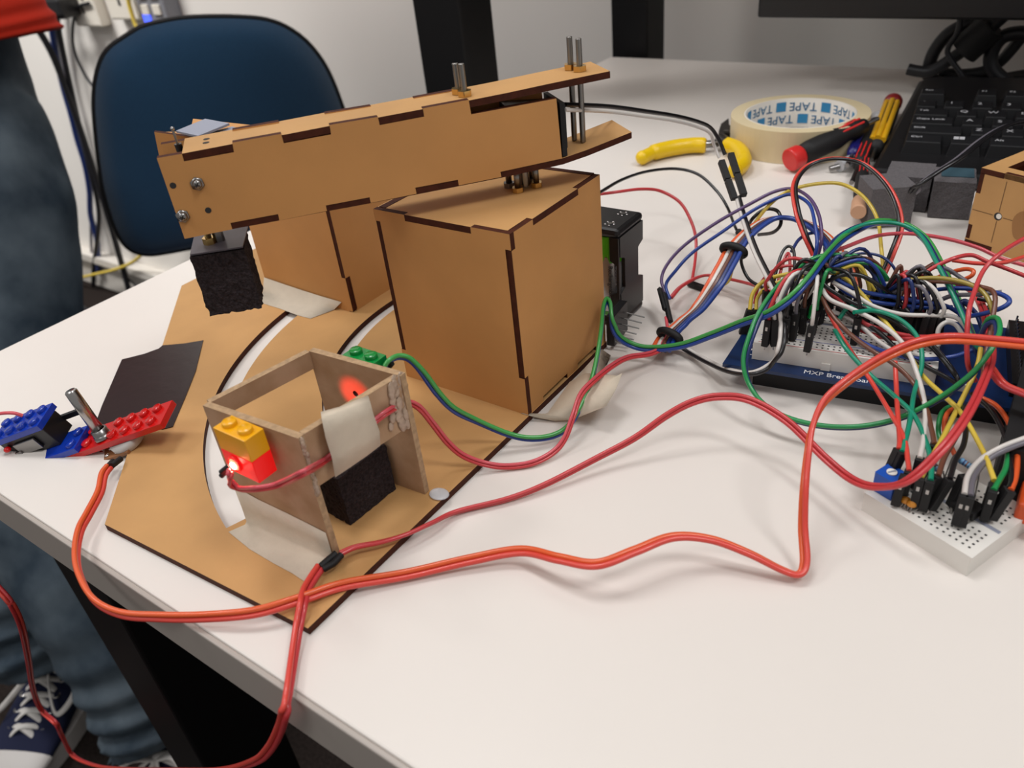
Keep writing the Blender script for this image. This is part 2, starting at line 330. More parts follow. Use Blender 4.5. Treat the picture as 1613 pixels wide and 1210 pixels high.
rp=[(y0+.0003,zt-.0002),(y0+.0155,zt-.0002),(y0+.0155,zt-T),(y1-.018,zt-T),(y1-.018,zt-.0002),(y1,zt-.0002),(y1,.003),(y1-.008,.003),(y1-.008,.0055),(y1-.026,.0055),(y1-.026,.003),(y1-.045,.003),(y1-.045,.0055),(y0+T,.0055),(y0+T,.0212),(y0+.0003,.0212)]
rp=[(y0+.0003,zt-.0068),(y0+T,zt-.0068)]+[(y0+T,zt-T),(y0+.0155,zt-T)][:1]+[]  or rp
rp=[(y0+.0003,.0218),(y0+.0003,zt-.0068),(y0+T,zt-.0068),(y0+T,zt-.0002),(y0+.0155,zt-.0002),(y0+.0155,zt-T),(y1-.018,zt-T),(y1-.018,zt-.0002),(y1,zt-.0002),(y1,.003),(y1-.009,.003),(y1-.009,.0055),(y1-.026,.0055),(y1-.026,.003),(y0+.032,.003),(y0+.032,.0055),(y0+.012,.0055),(y0+.012,.003),(y0+T,.003),(y0+T,.0218)]
obj('side_panel', MB().extrude([(x1,y,z) for y,z in rp],(-T,0,0),0,1), [M['mdf_box'],M['mdf_edge']], box)
obj('side_panel', MB().bx(x0+.0001,x0+T,y0+.0003,y1,.003,zt-T-.0001,m=0), [M['mdf_edge']], box)
obj('rear_panel', MB().bx(x0+T,x1-T,y1-T,y1-.0001,.003,zt-T-.0001), [M['mdf_box']], box)
tp=[(x0,y0+T),(x0+.017,y0+T),(x0+.017,y0+.0001),(x0+.0505,y0+.0001),(x0+.0505,y0+T),(x1-T,y0+T),(x1-T,y0+.0155),(x1-.0001,y0+.0155),(x1-.0001,y1-.018),(x1-T,y1-.018),(x1-T,y1),(x0,y1)]
tpo=obj('top_panel', MB().extrude([(x,y,zt-T) for x,y in tp],(0,0,T),0,1), [M['mdf'],M['mdf_edge']], box)
obj('rim_strip', MB().bx(x0+.001,x0+.0045,y0+T,y1,zt,zt+.0002), M['mdf_edge'], box)
obj('rim_strip', MB().bx(x0+.004,x1-T,y1-.0028,y1,zt,zt+.0002), M['mdf_edge'], box)
# ---- second box behind
x0,x1,y0,y1,zt=-.372,-.3015,.2510,.322,.0855
box2=thing('fingerjoint_box',(-.337,.285,.003),'second fibreboard box further back, half hidden behind the arm and the hanging foam block','box')
fp=[(x0,zt),(x1,zt),(x1,zt-.012),(x1-T,zt-.012),(x1-T,.0275),(x1+.0,.0275),(x1,.003),(x0,.003)]
fp=[(x0,zt),(x1-T,zt),(x1-T,.0235),(x1,.0235),(x1,.0035),(x1-T,.0035),(x1-T,.003),(x0,.003)]
obj('front_panel', MB().extrude([(x,y0,z) for x,z in fp],(0,T,0),0,1), [M['mdf_box'],M['mdf_edge']], box2)
rp=[(y0+.0002,.0235),(y0+.0002,zt),(y1,zt),(y1,.003),(y0+T,.003),(y0+T,.0235)]
obj('side_panel', MB().extrude([(x1,y,z) for y,z in rp],(-T,0,0),0,1), [M['mdf_box'],M['mdf_edge']], box2)
obj('corner_joint_strip', MB().bx(x1-.0002,x1+.0003,y0+T-.0003,y0+T+.0005,.004,.0235), M['mdf_edge'], box2)  # thin dark strip along the corner joint
obj('side_panel', MB().bx(x0,x0+T,y0+T,y1,.003,zt), M['mdf_edge'], box2)
obj('rear_panel', MB().bx(x0+T,x1-T,y1-T,y1,.003,zt-T), M['mdf_box'], box2)
obj('top_panel', MB().bx(x0+T,x1-T,y0+T,y1-T,zt-T,zt), M['mdf'], box2)
# ================================================================ the wooden arm
AO=Vector((-.2607,.1480,0)); AU=Vector((.6242,.7812,0)).normalized(); AN=Vector((-AU.y,AU.x,0)); AW=.0205
def A3(s,n,z): return AO+AU*s+AN*n+Vector((0,0,z))
PNL=[(9e-05,.12548),(.00849,.12548),(.00839,.12281),(.02551,.12292),(.0259,.12621),(.04288,.1263),(.04299,.12293),(.06,.12309),(.06018,.12643),(.07775,.12628),(.07788,.12329),(.0946,.12352),(.09461,.12651),(.11207,.12671),(.11235,.12132),(.14626,.12155),(.14706,.09807),(.12123,.09753),(.12139,.09544),(.10395,.09536),(.10389,.09767),(.08692,.09781),(.08701,.09537),(.06904,.09528),(.069,.09757),(.05227,.09768),(.05226,.09553),(.03435,.09546),(.03452,.09794),(.01714,.09808),(.01711,.09558),(-2e-05,.09551)]
arm=thing('swing_arm',tuple(A3(.14,.01,.0855)),'long box-beam arm of tan fibreboard on the large box, foam block under its end','robot arm')
obj('side_panel', MB().extrude([A3(s,-.0002,z) for s,z in PNL],AN*.003,0,1), [M['mdf_box'],M['mdf_edge']], arm)
obj('side_panel', MB().extrude([A3(s,AW-.0028,z) for s,z in PNL],AN*.003,0,1), [M['mdf_box'],M['mdf_edge']], arm)
TT=[(.00849,.12548),(.0262,.12573),(.04293,.12577),(.06056,.12607),(.07793,.12602),(.09504,.12621),(.11252,.1264),(.1274,.12673),(.14257,.1273),(.15671,.12773),(.1687,.12807)]
TH=.0026
prof=[(s,z) for s,z in TT]+[(s,z-TH) for s,z in TT[::-1]]
top=obj('top_panel', MB().extrude([A3(s,0,z) for s,z in prof],AN*AW,1,0), [M['mdf'],M['mdf_edge']], arm)
for p in top.data.polygons:   # only the plate's upper face keeps the sheet colour
    p.material_index = 0 if abs(p.normal.z)>.7 else 1
BT=[(.01714,.09808),(.03496,.09785),(.05229,.0978),(.0695,.0976),(.08712,.09751),(.10412,.0975),(.12123,.09753),(.13498,.09775),(.14733,.09802),(.15799,.09953),(.16765,.10138),(.17735,.10324)]
prof=[(s,z) for s,z in BT]+[(s,z-.0025) for s,z in BT[::-1]]
bot=obj('bottom_panel', MB().extrude([A3(s,0,z) for s,z in prof],AN*AW,1,0), [M['mdf'],M['mdf_edge']], arm)
for p in bot.data.polygons: p.material_index = 0 if abs(p.normal.z)>.7 else 1
def zline(L,s):
    for (a,za),(b,zb) in zip(L,L[1:]):
        if a<=s<=b: return za+(zb-za)*(s-a)/(b-a)
    return L[-1][1] if s>L[-1][0] else L[0][1]
# dark servo body inside the open right end
obj('servo_body', MB().extrude([A3(s,.004,z) for s,z in ((.128,.101),(.1512,.1005),(.1512,.1175),(.128,.120))],AN*(AW-.0078),0), M['black_plastic'], arm, bevel=.0006)
obj('servo_label', MB().extrude([A3(s,.0035,z) for s,z in ((.1335,.1195),(.1365,.119),(.1365,.1212),(.1335,.1214))],AN*.0007,0), M['grey_plastic'], arm)
obj('end_frame', MB().extrude([A3(s,.0005,z) for s,z in ((.1477,.0985),(.1497,.0985),(.1497,.1195),(.1477,.1195))],AN*(AW-.001),0), M['black_soft'], arm, bevel=.0003)
# nuts and threaded bolts
def nut(c, r=.0027, h=.0022, ax=(0,0,1), m=None, par=None, rot=.3):
    mb=MB(); ax=Vector(ax).normalized(); a=ax.orthogonal().normalized(); b=ax.cross(a); c=Vector(c)
    mb.extrude([c+(a*math.cos(rot+PI*k/3)+b*math.sin(rot+PI*k/3))*r for k in range(6)],ax*h,0)
    return obj('nut', mb, m or M['brass'], par, bevel=.0003)
def bolt(p0,p1,r=.00125,par=None,threads=True):
    p0=Vector(p0);p1=Vector(p1); L=(p1-p0).length; n=int(L/.0006) if threads else 1
    prof=[]
    if threads:
        for i in range(n): prof+=[(r*.84,L*i/n),(r,L*(i+.5)/n)]
        prof+=[(r*.84,L),(0,L)]
    else: prof=[(r,0),(r,L),(0,L)]
    return obj('bolt', MB().lathe([(0,0)]+prof,p0,p1-p0,14), M['thread'], par)
NB=[(.0955,.013,.0128),(.0955+.003,.007,.0123),(.1588,.0135,.015),(.1588+.0015,.0065,.0146)]
def on_top(px,py,n):  pass
for (s,n,hh) in ((.1113,.0125,.0112),(.1125,.0072,.0118),(.1580,.0145,.0122),(.1597,.0090,.0120)):
    z=zline(TT,s); nut(A3(s,n,z+.0001),.0028,.0021,(0,0,1),M['brass'],arm)
    bolt(A3(s,n,z-.004 if s<.13 else zline(BT,s)+.0001),A3(s,n,z+hh),.00125,arm)
# spacers and nuts between arm and box top
for s,n,zz in ((.128,.014,0),(.1295,.0065,0),(.1375,.0145,0),(.138,.008,0)):
    zb=BX['zt']; z1=zline(BT,s)-.0028
    nut(A3(s,n,zb+.0001),.0025,.002,(0,0,1),M['brass'] if n<.01 else M['steel'],arm); bolt(A3(s,n,zb+.002),A3(s,n,z1),.0013,arm,False)
obj('pivot_bush', MB().cyl(A3(.1335,.010,BX['zt']+.001),A3(.1335,.010,zline(BT,.1335)-.003),.0022), M['steel'], arm)
# pan-head screws on the near side
for s,z in [(.01033,.11441),(.00198,.10396)]:
    c=A3(s,-.0003,z); sc_=obj('screw', MB().lathe([(0,.0019),(.0011,.0017),(.0017,.0009),(.0018,0)],c,-AN,20), M['steel'], arm)
    obj('washer_nut', MB().lathe([(.0025,0),(.0025,.0005),(.0016,.0006)],c,-AN,6), M['steel'], arm)
    m=MB(); rr=Matrix.Rotation(math.atan2(AU.y,AU.x),3,'Z')@Matrix.Rotation(.5,3,'Y')
    m.box(c-AN*.0019,(.0018,.0003,.0004),rr); m.box(c-AN*.0019,(.0004,.0003,.0018),rr); obj('cross_slot', m, M['dark_steel'], sc_)
m=MB()
for s,z in [(.00221,.1153),(.01102,.10427)]: m.cyl(A3(s,-.0003,z),A3(s,.001,z),.0011)
for s,n in ((.0165,.0135),(.0165,.0085)): m.cyl(A3(s,n,zline(TT,s)-.001),A3(s,n,zline(TT,s)+.0001),.0012)
obj('drilled_hole', m, M['hole'], arm)
# far-side bracket, pin and grey cards at the arm's free end
BR=[A3(.0,.0,0)]
bk=[(-.29091,.16785,.12606),(-.28335,.17732,.12197),(-.27935,.18232,.11934),(-.28115,.18007,.10977),(-.28547,.17467,.11108),(-.29199,.1665,.11305)]
obj('rear_bracket', MB().extrude(bk,AN*.0026,0,1), [M['mdf_box'],M['mdf_edge']], arm)
bk2=[(-.30704,.19596,.122),(-.28831,.19648,.122),(-.26364,.1972,.122),(-.2486,.18439,.122),(-.27016,.17632,.122),(-.28485,.17843,.122),(-.30689,.17707,.122),(-.29061,.18265,.122)]
obj('rear_plate', MB().extrude(bk2,(0,0,-.0024),0,1), [M['mdf_box'],M['mdf_edge']], arm)
cd=[(-.28495,.17315,.1255),(-.28753,.18872,.1255),(-.27061,.18727,.1255),(-.26876,.1714,.1255)]; obj('grey_card', MB().extrude(cd,(0,0,-.0008)), M['card'], arm)
cd=[(-.27585,.17767,.1235),(-.27241,.1895,.1235),(-.26591,.18797,.1235),(-.26942,.17633,.1235)]; obj('grey_card', MB().extrude(cd,(0,0,-.0006)), M['card'], arm)
pn_=[(-.26602,.16057,.13144),(-.2659,.16071,.12344)]
o=obj('steel_pin', MB().cyl(pn_[1],pn_[0],.00045), M['steel'], arm); obj('pin_head', MB().ball(pn_[0],.0008,10), M['alu'], o); 
p0=Vector(pn_[1]); p1=Vector(pn_[0]); obj('pin_collar', MB().cyl(p0,p0+(p1-p0)*.33,.0013), M['black_plastic'], o)
# hanging foam block
FT=[tuple(Vector((0,0,.2))+(Vector(p)-Vector((0,0,.2)))*1.0) for p in [(-.26938,.1522,.085),(-.25437,.16649,.085),(-.27031,.18249,.085),(-.28492,.16571,.085)]]
FB=[(-.27715,.15573,.0585),(-.2606,.17097,.0585)]
ft=[Vector(p) for p in FT]
ex=(ft[1]-ft[0]); ey=(ft[3]-ft[0]); 
import itertools
m=MB(); N=14; vs=[]; idx={}
rnd=random.Random(3)
dz=.0255
for i,j,k in itertools.product(range(N+1),repeat=3):
    if 0<i<N and 0<j<N and 0<k<N: continue
    p=ft[0]+ex*(i/N)+ey*(j/N)+V(0,0,-dz*k/N-.0006)
    jit=.00022 if k>0 else 0
    idx[i,j,k]=len(vs); vs.append(p+V(rnd.gauss(0,jit),rnd.gauss(0,jit),rnd.gauss(0,jit)))
def cubefaces(idx,N):
    fs=[]
    for a in range(N):
        for b in range(N):
            for lo in (0,N):
                fs.append((idx[lo,a,b],idx[lo,a+1,b],idx[lo,a+1,b+1],idx[lo,a,b+1])); fs.append((idx[a,lo,b],idx[a+1,lo,b],idx[a+1,lo,b+1],idx[a,lo,b+1])); fs.append((idx[a,b,lo],idx[a+1,b,lo],idx[a+1,b+1,lo],idx[a,b+1,lo]))
    return fs
m.add(vs,cubefaces(idx,N)); fo=obj('foam_block', m, M['foam'], arm)
obj('foam_cap', MB().extrude([ft[0]+ex*.02+ey*.02,ft[1]-ex*.02+ey*.02,ft[2]-ex*.02-ey*.02,ft[3]+ex*.02-ey*.02],(0,0,.0006)), M['foamtop'], fo)
fc=[(-.27084,.16338,.0856)][0]; fc=Vector(fc)
nut(fc,.0026,.0025,(0,0,1),M['brass'],arm); bolt(fc+V(0,0,.002),fc+V(0,0,.0135),.0013,arm,False)
nut(fc+V(.0015,.0035,0),.0022,.006,(0,0,1),M['steel'],arm)
# ================================================================ sensor gate
gate=thing('sensor_gate',(-.197,.133,.003),'small open gate of pale glued fibreboard strips with a coloured brick on its left wall','frame')
def wallp(p,q,z0,z1,th,name,mat_=None,par=gate):
    p=V(*p,0);q=V(*q,0);d=(q-p).normalized();n=V(-d.y,d.x,0)
    return obj(name, MB().extrude([V(p.x,p.y,z0),V(q.x,q.y,z0),V(q.x,q.y,z1),V(p.x,p.y,z1)],n*th,0,1), [M['ply'],M['ply_edge']], par, bevel=.0002)
lw=wallp((-.2205,.1110),(-.1762,.1138),.003,.057,.0026,'left_wall')
rw=wallp((-.2135,.1530),(-.1705,.1556),.003,.057,.0026,'right_wall')
wallp((-.1764,.1164),(-.1712,.1553),.0355,.0568,.0026,'near_rail')
wallp((-.2198,.1136),(-.2128,.1530),.0495,.0568,.0026,'far_rail')
gl=MB(); rgl=MB(); rg=random.Random(5)
for k in range(26):
    z=.034+.022*k/26; gl.ball((-.1760+rg.gauss(0,.0002),.1147+rg.gauss(0,.0002),z),.0008+rg.random()*.0004,8,sc=(.8,.8,1.6))
for k in range(36):
    rgl.ball((-.1716+rg.gauss(0,.0002),.1535+rg.gauss(0,.0018),.037+.019*k/36),.0012+rg.random()*.0009,8,sc=(.35,1,1.5))
obj('glue_bead', gl, M['glue'], gate); obj('glue_bead', rgl, M['glue'], gate)
boolcut(rw, MB().cyl((-.1945,.150,.043),(-.1945,.1553,.043),.0012), M['hole'])
# tape pieces
def sheet(pts, th, m, name, lab, cat='tape', grp=None, n=0):
    mb=MB(); P=[Vector(p) for p in pts]
    mb.extrude(P,(0,0,th)); o=obj(name,mb,m); return tag(o,lab,cat,grp)
def quadstrip(rows, th, m, name, lab, jag=.0):
    """rows: lists of 3D points of equal length, a folded or curled strip"""
    nr=len(rows); nc=len(rows[0]); rj=random.Random(9)
    P=[[Vector(p) for p in r] for r in rows]; 
    # refine columns with ragged ends
    vs=[];
    for r in P: vs+=r
    fs=[(i*nc+j,i*nc+j+1,(i+1)*nc+j+1,(i+1)*nc+j) for i in range(nr-1) for j in range(nc-1)]
    mb=MB(); mb.add(vs,fs,0,True); o=obj(name,mb,m); s=o.modifiers.new('th','SOLIDIFY'); s.thickness=th; s.offset=0
    return tag(o,lab,'tape')
gx=[-.2200,-.2080,-.1950,-.1850,-.1768]; gy=lambda x:.1110+.0632*(x+.2205)-.0003
quadstrip([[(x,gy(x),z) for x,z in zip(gx,(.0215,.0195,.0185,.0175,.0165))],[(x,gy(x),.011) for x in gx],[(x,gy(x)-.0002,.0042) for x in gx],[(x,gy(x)-.0012,.0034) for x in gx],
 [(-.22273,.1039,.0032),(-.20844,.10199,.0032),(-.19535,.10167,.0032),(-.18562,.10179,.0032),(-.17638,.10118,.0032)]],.0001,M['masking'],'tape_strip','wide strip of masking tape holding the gate to the board at its left wall')
quadstrip([[(-.17964,.12693,.0575),(-.17571,.13176,.0577),(-.17424,.13639,.0575),(-.17192,.14121,.0575)],
 [(-.17173,.12102,.06106),(-.1707,.12874,.05955),(-.17006,.13354,.0584),(-.1693,.13921,.05704)],[(-.17143,.12029,.05444),(-.17046,.12751,.0544),(-.16968,.1334,.05328),(-.16893,.13902,.05241)],[(-.17159,.12058,.04593),(-.17075,.12684,.04542),(-.16984,.13364,.04521),(-.169,.13994,.04437)],[(-.17261,.12044,.0376),(-.17177,.12671,.03759),(-.17083,.13374,.03773),(-.17004,.13966,.0382)]],.0001,M['masking'],'tape_strip','creased masking tape wrapped over the near rail of the gate')
quadstrip([[(-.37147,.2504,.0105),(-.3478,.2504,.00923),(-.32721,.2504,.00839),(-.30831,.2504,.0082)],[(-.37018,.24585,.0034),(-.3484,.24705,.0034),(-.32829,.24788,.0034),(-.3135,.24821,.0034)],[(-.36225,.23621,.0032),(-.34463,.23601,.0032),(-.32784,.23498,.0032),(-.31864,.23536,.0032)]],.0001,M['masking'],'tape_strip','masking tape fixing the rear box to the board, behind the hanging foam')
quadstrip([[(-.15721,.23951,.006),(-.15783,.24874,.006),(-.15846,.25714,.006),(-.15919,.27195,.006)],[(-.15814,.22371,.0012),(-.15061,.22859,.0012),(-.14949,.24402,.0012),(-.1566,.27551,.0012)],[(-.16321,.21793,.0006),(-.15448,.22037,.0006),(-.15371,.23743,.0006),(-.15235,.26052,.0006)]],.0001,M['masking'],'tape_strip','masking tape at the foot of the large box, stuck down on the desk')
quadstrip([[(-.16713,.2154,.0033),(-.1615,.21573,.0033),(-.15346,.2198,.001)],[(-.15615,.21943,.004),(-.14947,.22032,.004),(-.14663,.22305,.0015)],[(-.15359,.23417,.012),(-.13832,.22814,.013),(-.13115,.22583,.012)],[(-.14938,.24053,.014),(-.13737,.23726,.015),(-.13211,.2363,.014)],[(-.14094,.24527,.013),(-.1349,.24213,.016),(-.13246,.2421,.018)]],.0001,M['masking'],'tape_strip','loose curled flap of masking tape lifting off the desk beside the large box')
o=obj('glue_blob', MB().ball((-.1655,.158,.0036),.0042,16,sc=(1,.8,.14)), M['clear']); tag(o,'clear dried glue blob on the board at the foot of the gate','glue')
# black square tape
bt=[(-.38022,.15958,.0034),(-.37774,.16284,.0034),(-.37374,.16891,.0034),(-.37124,.1757,.0034),(-.37227,.17876,.0034),(-.36266,.18548,.0034),(-.35559,.19243,.0034),(-.33237,.17036,.0034),(-.31729,.1534,.0034),(-.30166,.13527,.0034),(-.3046,.13165,.0034),(-.32631,.12469,.0034),(-.33768,.11884,.0034),(-.34877,.1288,.0034)]
bt=[(x,y,.0031) for x,y,z in bt]
sheet(bt,.0003,M['blackcard'],'black_tape_patch','square patch of glossy black tape over the left edge of the board')
m=MB()
# foam block inside the gate
ftp=[(-.19329,.12493,.003),(-.18861,.14965,.003)]
fb=MB(); vs=[]; idx={}; a=V(-.1840,.1290,0); b=V(-.1825,.1525,0)
ux=(b-a); uy=V(-.016,.001,0); N=12
for i,j,k in itertools.product(range(N+1),repeat=3):
    if 0<i<N and 0<j<N and 0<k<N: continue
    p=a+ux*(i/N)+uy*(j/N)+V(0,0,.0032+.022*k/N); idx[i,j,k]=len(vs); vs.append(p+V(rnd.gauss(0,.00015),rnd.gauss(0,.00015),abs(rnd.gauss(0,.00015))))
fb.add(vs,cubefaces(idx,N)); tag(obj('foam_cube', fb, M['foam']),'black foam block standing inside the gate under the near rail','foam')
# ================================================================ toy bricks on the gate
def brick(x0,x1,y0,y1,z0,z1,nx,m,par_name,lab,ms,grp=None):
    t=thing(par_name,((x0+x1)/2,(y0+y1)/2,z0),lab,'toy brick',grp)
    obj('brick_body', MB().bx(x0,x1,y0,y1,z0,z1), ms, t, bevel=.0002)
    for k in range(nx):
        cx_=x0+(x1-x0)*(k+.5)/nx; c=(cx_,(y0+y1)/2,z1)
        obj('stud', MB().lathe([(.0024,0),(.0024,.0013),(.0022,.0015),(0,.0015)],c,(0,0,1),24), ms, t)
    return t
brick(-.2042,-.1885,.1033,.1109,.0502,.0586,2,None,'toy_brick','yellow two-stud toy brick on the outer left wall of the gate',M['by'])
rb=thing('toy_brick',(-.1963,.107,.0415),'translucent-looking red toy brick lit up by the light inside it, under the yellow brick','toy brick')
obj('brick_body', MB().bx(-.2042,-.1885,.1033,.1109,.0415,.0501), M['blit'], rb, bevel=.0002)
lc=V(-.1987,.1032,.0458)
o=obj('led', MB().ball(lc,.0024,20,sc=(1,.45,1)), M['led'], rb); obj('led_core', MB().ball(lc+V(.0003,-.0009,0),.0014,12,sc=(1,.5,1)), M['led_hot'], o)
m=MB(); m.lathe([(.0022,0),(.0022,.0006),(.0031,.0006),(.0031,0)],lc+V(0,.0001,0),(0,-1,0),24); obj('hole_rim', m, M['blit'], rb)
brick(-.2022,-.1870,.1584,.1660,.0465,.0552,2,None,'toy_brick','green two-stud toy brick behind the right wall of the gate',M['bg'])
l=bpy.data.lights.new('red_led_light','POINT'); l.energy=.0012; l.color=(1,.04,.03); l.shadow_soft_size=.002
o=bpy.data.objects.new('red_led_light',l); link(o); o.location=lc+V(.0,-.004,-.003)
l=bpy.data.lights.new('red_led_beam','SPOT'); l.energy=.12; l.color=(1,.03,.02); l.spot_size=R(26); l.spot_blend=.9; l.shadow_soft_size=.001
o=bpy.data.objects.new('red_led_beam',l); link(o); o.location=(-.1985,.1165,.0455); o.rotation_euler=(Vector((-.1945,.155,.043))-Vector(o.location)).to_track_quat('-Z','Y').to_euler()
# ================================================================ brick and knob sensor on the left
FR=Matrix(((.8307,.5205,-.1977),(.4576,-.8405,-.2902),(.3172,-.1506,.9363))); FO=Vector((-.3290,.1141,.0052)); PT=.00732
def L(x,y,z): return FO+FR@Vector((x,y,z))*PT
def lbox(mb,x0,x1,y0,y1,z0,z1,m=0):
    vs=[L(x,y,z) for x in (x0,x1) for y in (y0,y1) for z in (z0,z1)]
    mb.add(vs,[(0,1,3,2),(4,6,7,5),(0,4,5,1),(2,3,7,6),(0,2,6,4),(1,5,7,3)],m); return mb
sen=thing('knob_sensor',tuple(L(-1,.5,-1)),'tilted stack of blue and red toy plates carrying a microswitch and a metal knob shaft','sensor')
def plate(name,x0,x1,y0,y1,z0,z1,m,studs,lab):
    o=obj(name, lbox(MB(),x0,x1,y0,y1,z0,z1), m, sen, bevel=.0002); o['label']=lab
    for i,j in studs: obj('stud', MB().lathe([(.31*PT,0),(.31*PT,.18*PT),(.28*PT,.21*PT),(0,.21*PT)],L(i,j,z1),FR@Vector((0,0,1)),18), m, o)
plate('toy_plate',-2.5,5.9,-.45,1.55,-.4,0,M['br'],[(i,j) for i in (5,4,3,2,1,0) for j in (0,1) if (i,j)!=(1,0)],'long red plate')
plate('toy_plate',-5.4,-.35,-.35,1.6,.01,.41,M['bb'],[(-.8,.15),(-.8,1.15)],'lower blue plate')
plate('toy_plate',-5.84,-1.84,-1.14,.86,1.88,2.28,M['bb'],[(i-2.34,j-.64) for i in (0,-1,-2,-3) for j in (0,1)],'upper blue plate')
obj('microswitch_body', lbox(MB(),-5.5,-1.9,-.9,.75,.42,1.87), M['black_plastic'], sen, bevel=.0004)
obj('switch_lever', lbox(MB(),-2.2,-.2,-1.05,-.8,1.0,1.35), M['black_plastic'], sen, bevel=.0002)
mt=MB(); lbox(mt,-4.6,-2.9,.78,.95,.75,1.6); lbox(mt,-4.9,-4.4,.8,1.05,.5,1.1); obj('metal_contact', mt, M['steel'], sen, bevel=.0003)
obj('red_terminal', MB().ball(L(-5.1,.95,1.5),.0016,12,sc=(1,1,.8)), M['br'], sen)
rd=(L(1.55,.25,3.35)-L(1.22,.88,.1)); 
obj('knob_shaft', MB().lathe([(0,0),(.0026,0),(.0026,rd.length-.0006),(.0021,rd.length),(0,rd.length)],L(1.22,.88,.1),rd,28), M['alu'], sen)
obj('shaft_nut', MB().lathe([(.0042,0),(.0042,.0016),(.0030,.0018)],L(1.22,.88,.0),rd,6), M['steel'], sen)
obj('shaft_bush', MB().lathe([(.0034,0),(.0034,.0042),(.0027,.0044)],L(1.22,.88,.0),rd,24), M['steel'], sen)
pb=MB(); lbox(pb,.2,2.9,.7,2.0,-1.0,-.8); pbo=obj('terminal_board', pb, M['perf'], sen)
for k in range(6): obj('solder_joint', MB().ball(L(.45+.75*(k%3),1.15+.55*(k//3),-.78),.0011,10,sc=(1,1,.7)), M['solder'], pbo)
obj('potentiometer_can', MB().lathe([(0,0),(.0075,0),(.0075,.004),(0,.004)],L(2.4,.9,-1.0),FR@Vector((0,0,1)),28), M['rubber'], sen)
obj('shaft_spacer', MB().cyl(L(2.4,.9,-.6),L(2.4,.9,-.35),.003), M['steel'], sen)
# ================================================================ battery holder and cells
bh=thing('battery_holder',(-.172,.318,0),'black battery holder standing upright behind the large box','battery holder')
bx0,bx1,by0,by1=-.1945,-.1652,.3012,.3270
m=MB(); m.bx(bx0,bx1,by0,by1,.0475,.0520); obj('end_cap', m, M['black_plastic'], bh, bevel=.002)
m=MB(); m.bx(bx0,bx1,by0,by1,.0,.0045); obj('end_cap', m, M['black_plastic'], bh, bevel=.002)
sp=[(by0+.002,.004),(by1-.001,.004),(by1-.001,.0185),(by1-.006,.0205),(by1-.006,.036),(by1-.001,.038),(by1-.001,.048),(by0+.0015,.048),(by0+.0015,.038),(by0+.006,.036),(by0+.006,.0205),(by0+.0015,.0185)]
obj('side_wall', MB().extrude([(bx1-.0015,y,z) for y,z in sp],(.0015,0,0)), M['black_plastic'], bh, bevel=.0004)
obj('centre_wall', MB().bx(bx0+.002,bx1-.0018,.3140,.3145,.004,.048), M['black_plastic'], bh)
fw=[(bx1-.0050,.004),(bx1-.0003,.004),(bx1-.0003,.048),(bx1-.0050,.048),(bx1-.0050,.036),(bx1-.0015,.034),(bx1-.0015,.0195),(bx1-.0050,.0175)]
obj('side_wall', MB().extrude([(x,by0+.0002,z) for x,z in fw],(0,.0012,0)), M['black_plastic'], bh, bevel=.0003)
for cx_,cy_ in ((-.1730,.3077),(-.1730,.3205),(-.1870,.3077)):
    for a in range(5):
        q=a*2*PI/5; obj('contact_rivet', MB().ball((cx_+.0022*math.cos(q),cy_+.0022*math.sin(q),.0521),.0008,8,sc=(1,1,.4)), M['alu'], bh) if cx_>-.18 else None
    obj('contact_plate', MB().cyl((cx_,cy_,.0520),(cx_,cy_,.0523),.0012), M['steel'], bh)
def cell(x,y,lab):
    c=thing('battery',(x,y,.005),lab,'battery')
    obj('wrapper', MB().lathe([(0,.0),(.0060,0),(.0062,.0005),(.0062,.032)],(x,y,.0048),(0,0,1),32), M['bat_silver'], c)
    zz=MB(); n=32; lo=[];hi=[]
    for k in range(n):
        a=2*PI*k/n; r=.00625; lo.append((x+r*math.cos(a),y+r*math.sin(a),.0350+(.0022 if k%4<2 else -.0010))); hi.append((x+r*math.cos(a),y+r*math.sin(a),.0474))
    zz.add(lo+hi,[(k,(k+1)%n,n+(k+1)%n,n+k) for k in range(n)],0,True); zz.add(hi,[list(range(n))]); obj('green_band', zz, M['bat_green'], c)
    zb=MB().lathe([(.00628,0),(.00628,.0022)],(x,y,.0055),(0,0,1),32); obj('green_band', zb, M['bat_green'], c)
    return c
c=cell(-.1733,.3083,'green and silver rechargeable battery in the near side of the holder')
cell(-.1733,.3205,'battery at the far side of the holder, silver edge showing on the right')
def text(s,name,size,loc,rot,m,par,ext=.00003,align='CENTER'):
    cu_=bpy.data.curves.new(name,'FONT'); cu_.body=s; cu_.size=size; cu_.extrude=ext; cu_.align_x=align; cu_.align_y='CENTER'
    o=bpy.data.objects.new(name,cu_); link(o); o.matrix_world=Matrix.Translation(Vector(loc))@rot.to_4x4()
    bpy.context.view_layer.update(); dg=bpy.context.evaluated_depsgraph_get()
    me=bpy.data.meshes.new_from_object(o.evaluated_get(dg)); me.transform(o.matrix_world); bpy.data.objects.remove(o,do_unlink=True)
    me.materials.clear(); me.materials.append(m); n=bpy.data.objects.new(name,me); link(n)
    if par is not None: n.parent=par; me.transform(Matrix.Translation(-ROOTLOC[par.name]))
    return n
def basis(x,y):
    x=Vector(x).normalized(); y=(Vector(y)-x*Vector(y).dot(x)).normalized(); z=x.cross(y); return Matrix((x,y,z)).transposed()
a=-.55; nn=V(math.cos(a),math.sin(a),0); 
for s,an,sz,zz_ in (('2500mAh',-.62,.0034,.0265),('Rechargeable',-1.15,.0032,.024)):
    nn=V(math.cos(an),math.sin(an),0); text(s,'battery_print',sz,V(-.1733,.3083,zz_)+nn*.0064,basis((0,0,-1),V(0,0,1).cross(nn)),M['hole'],c)
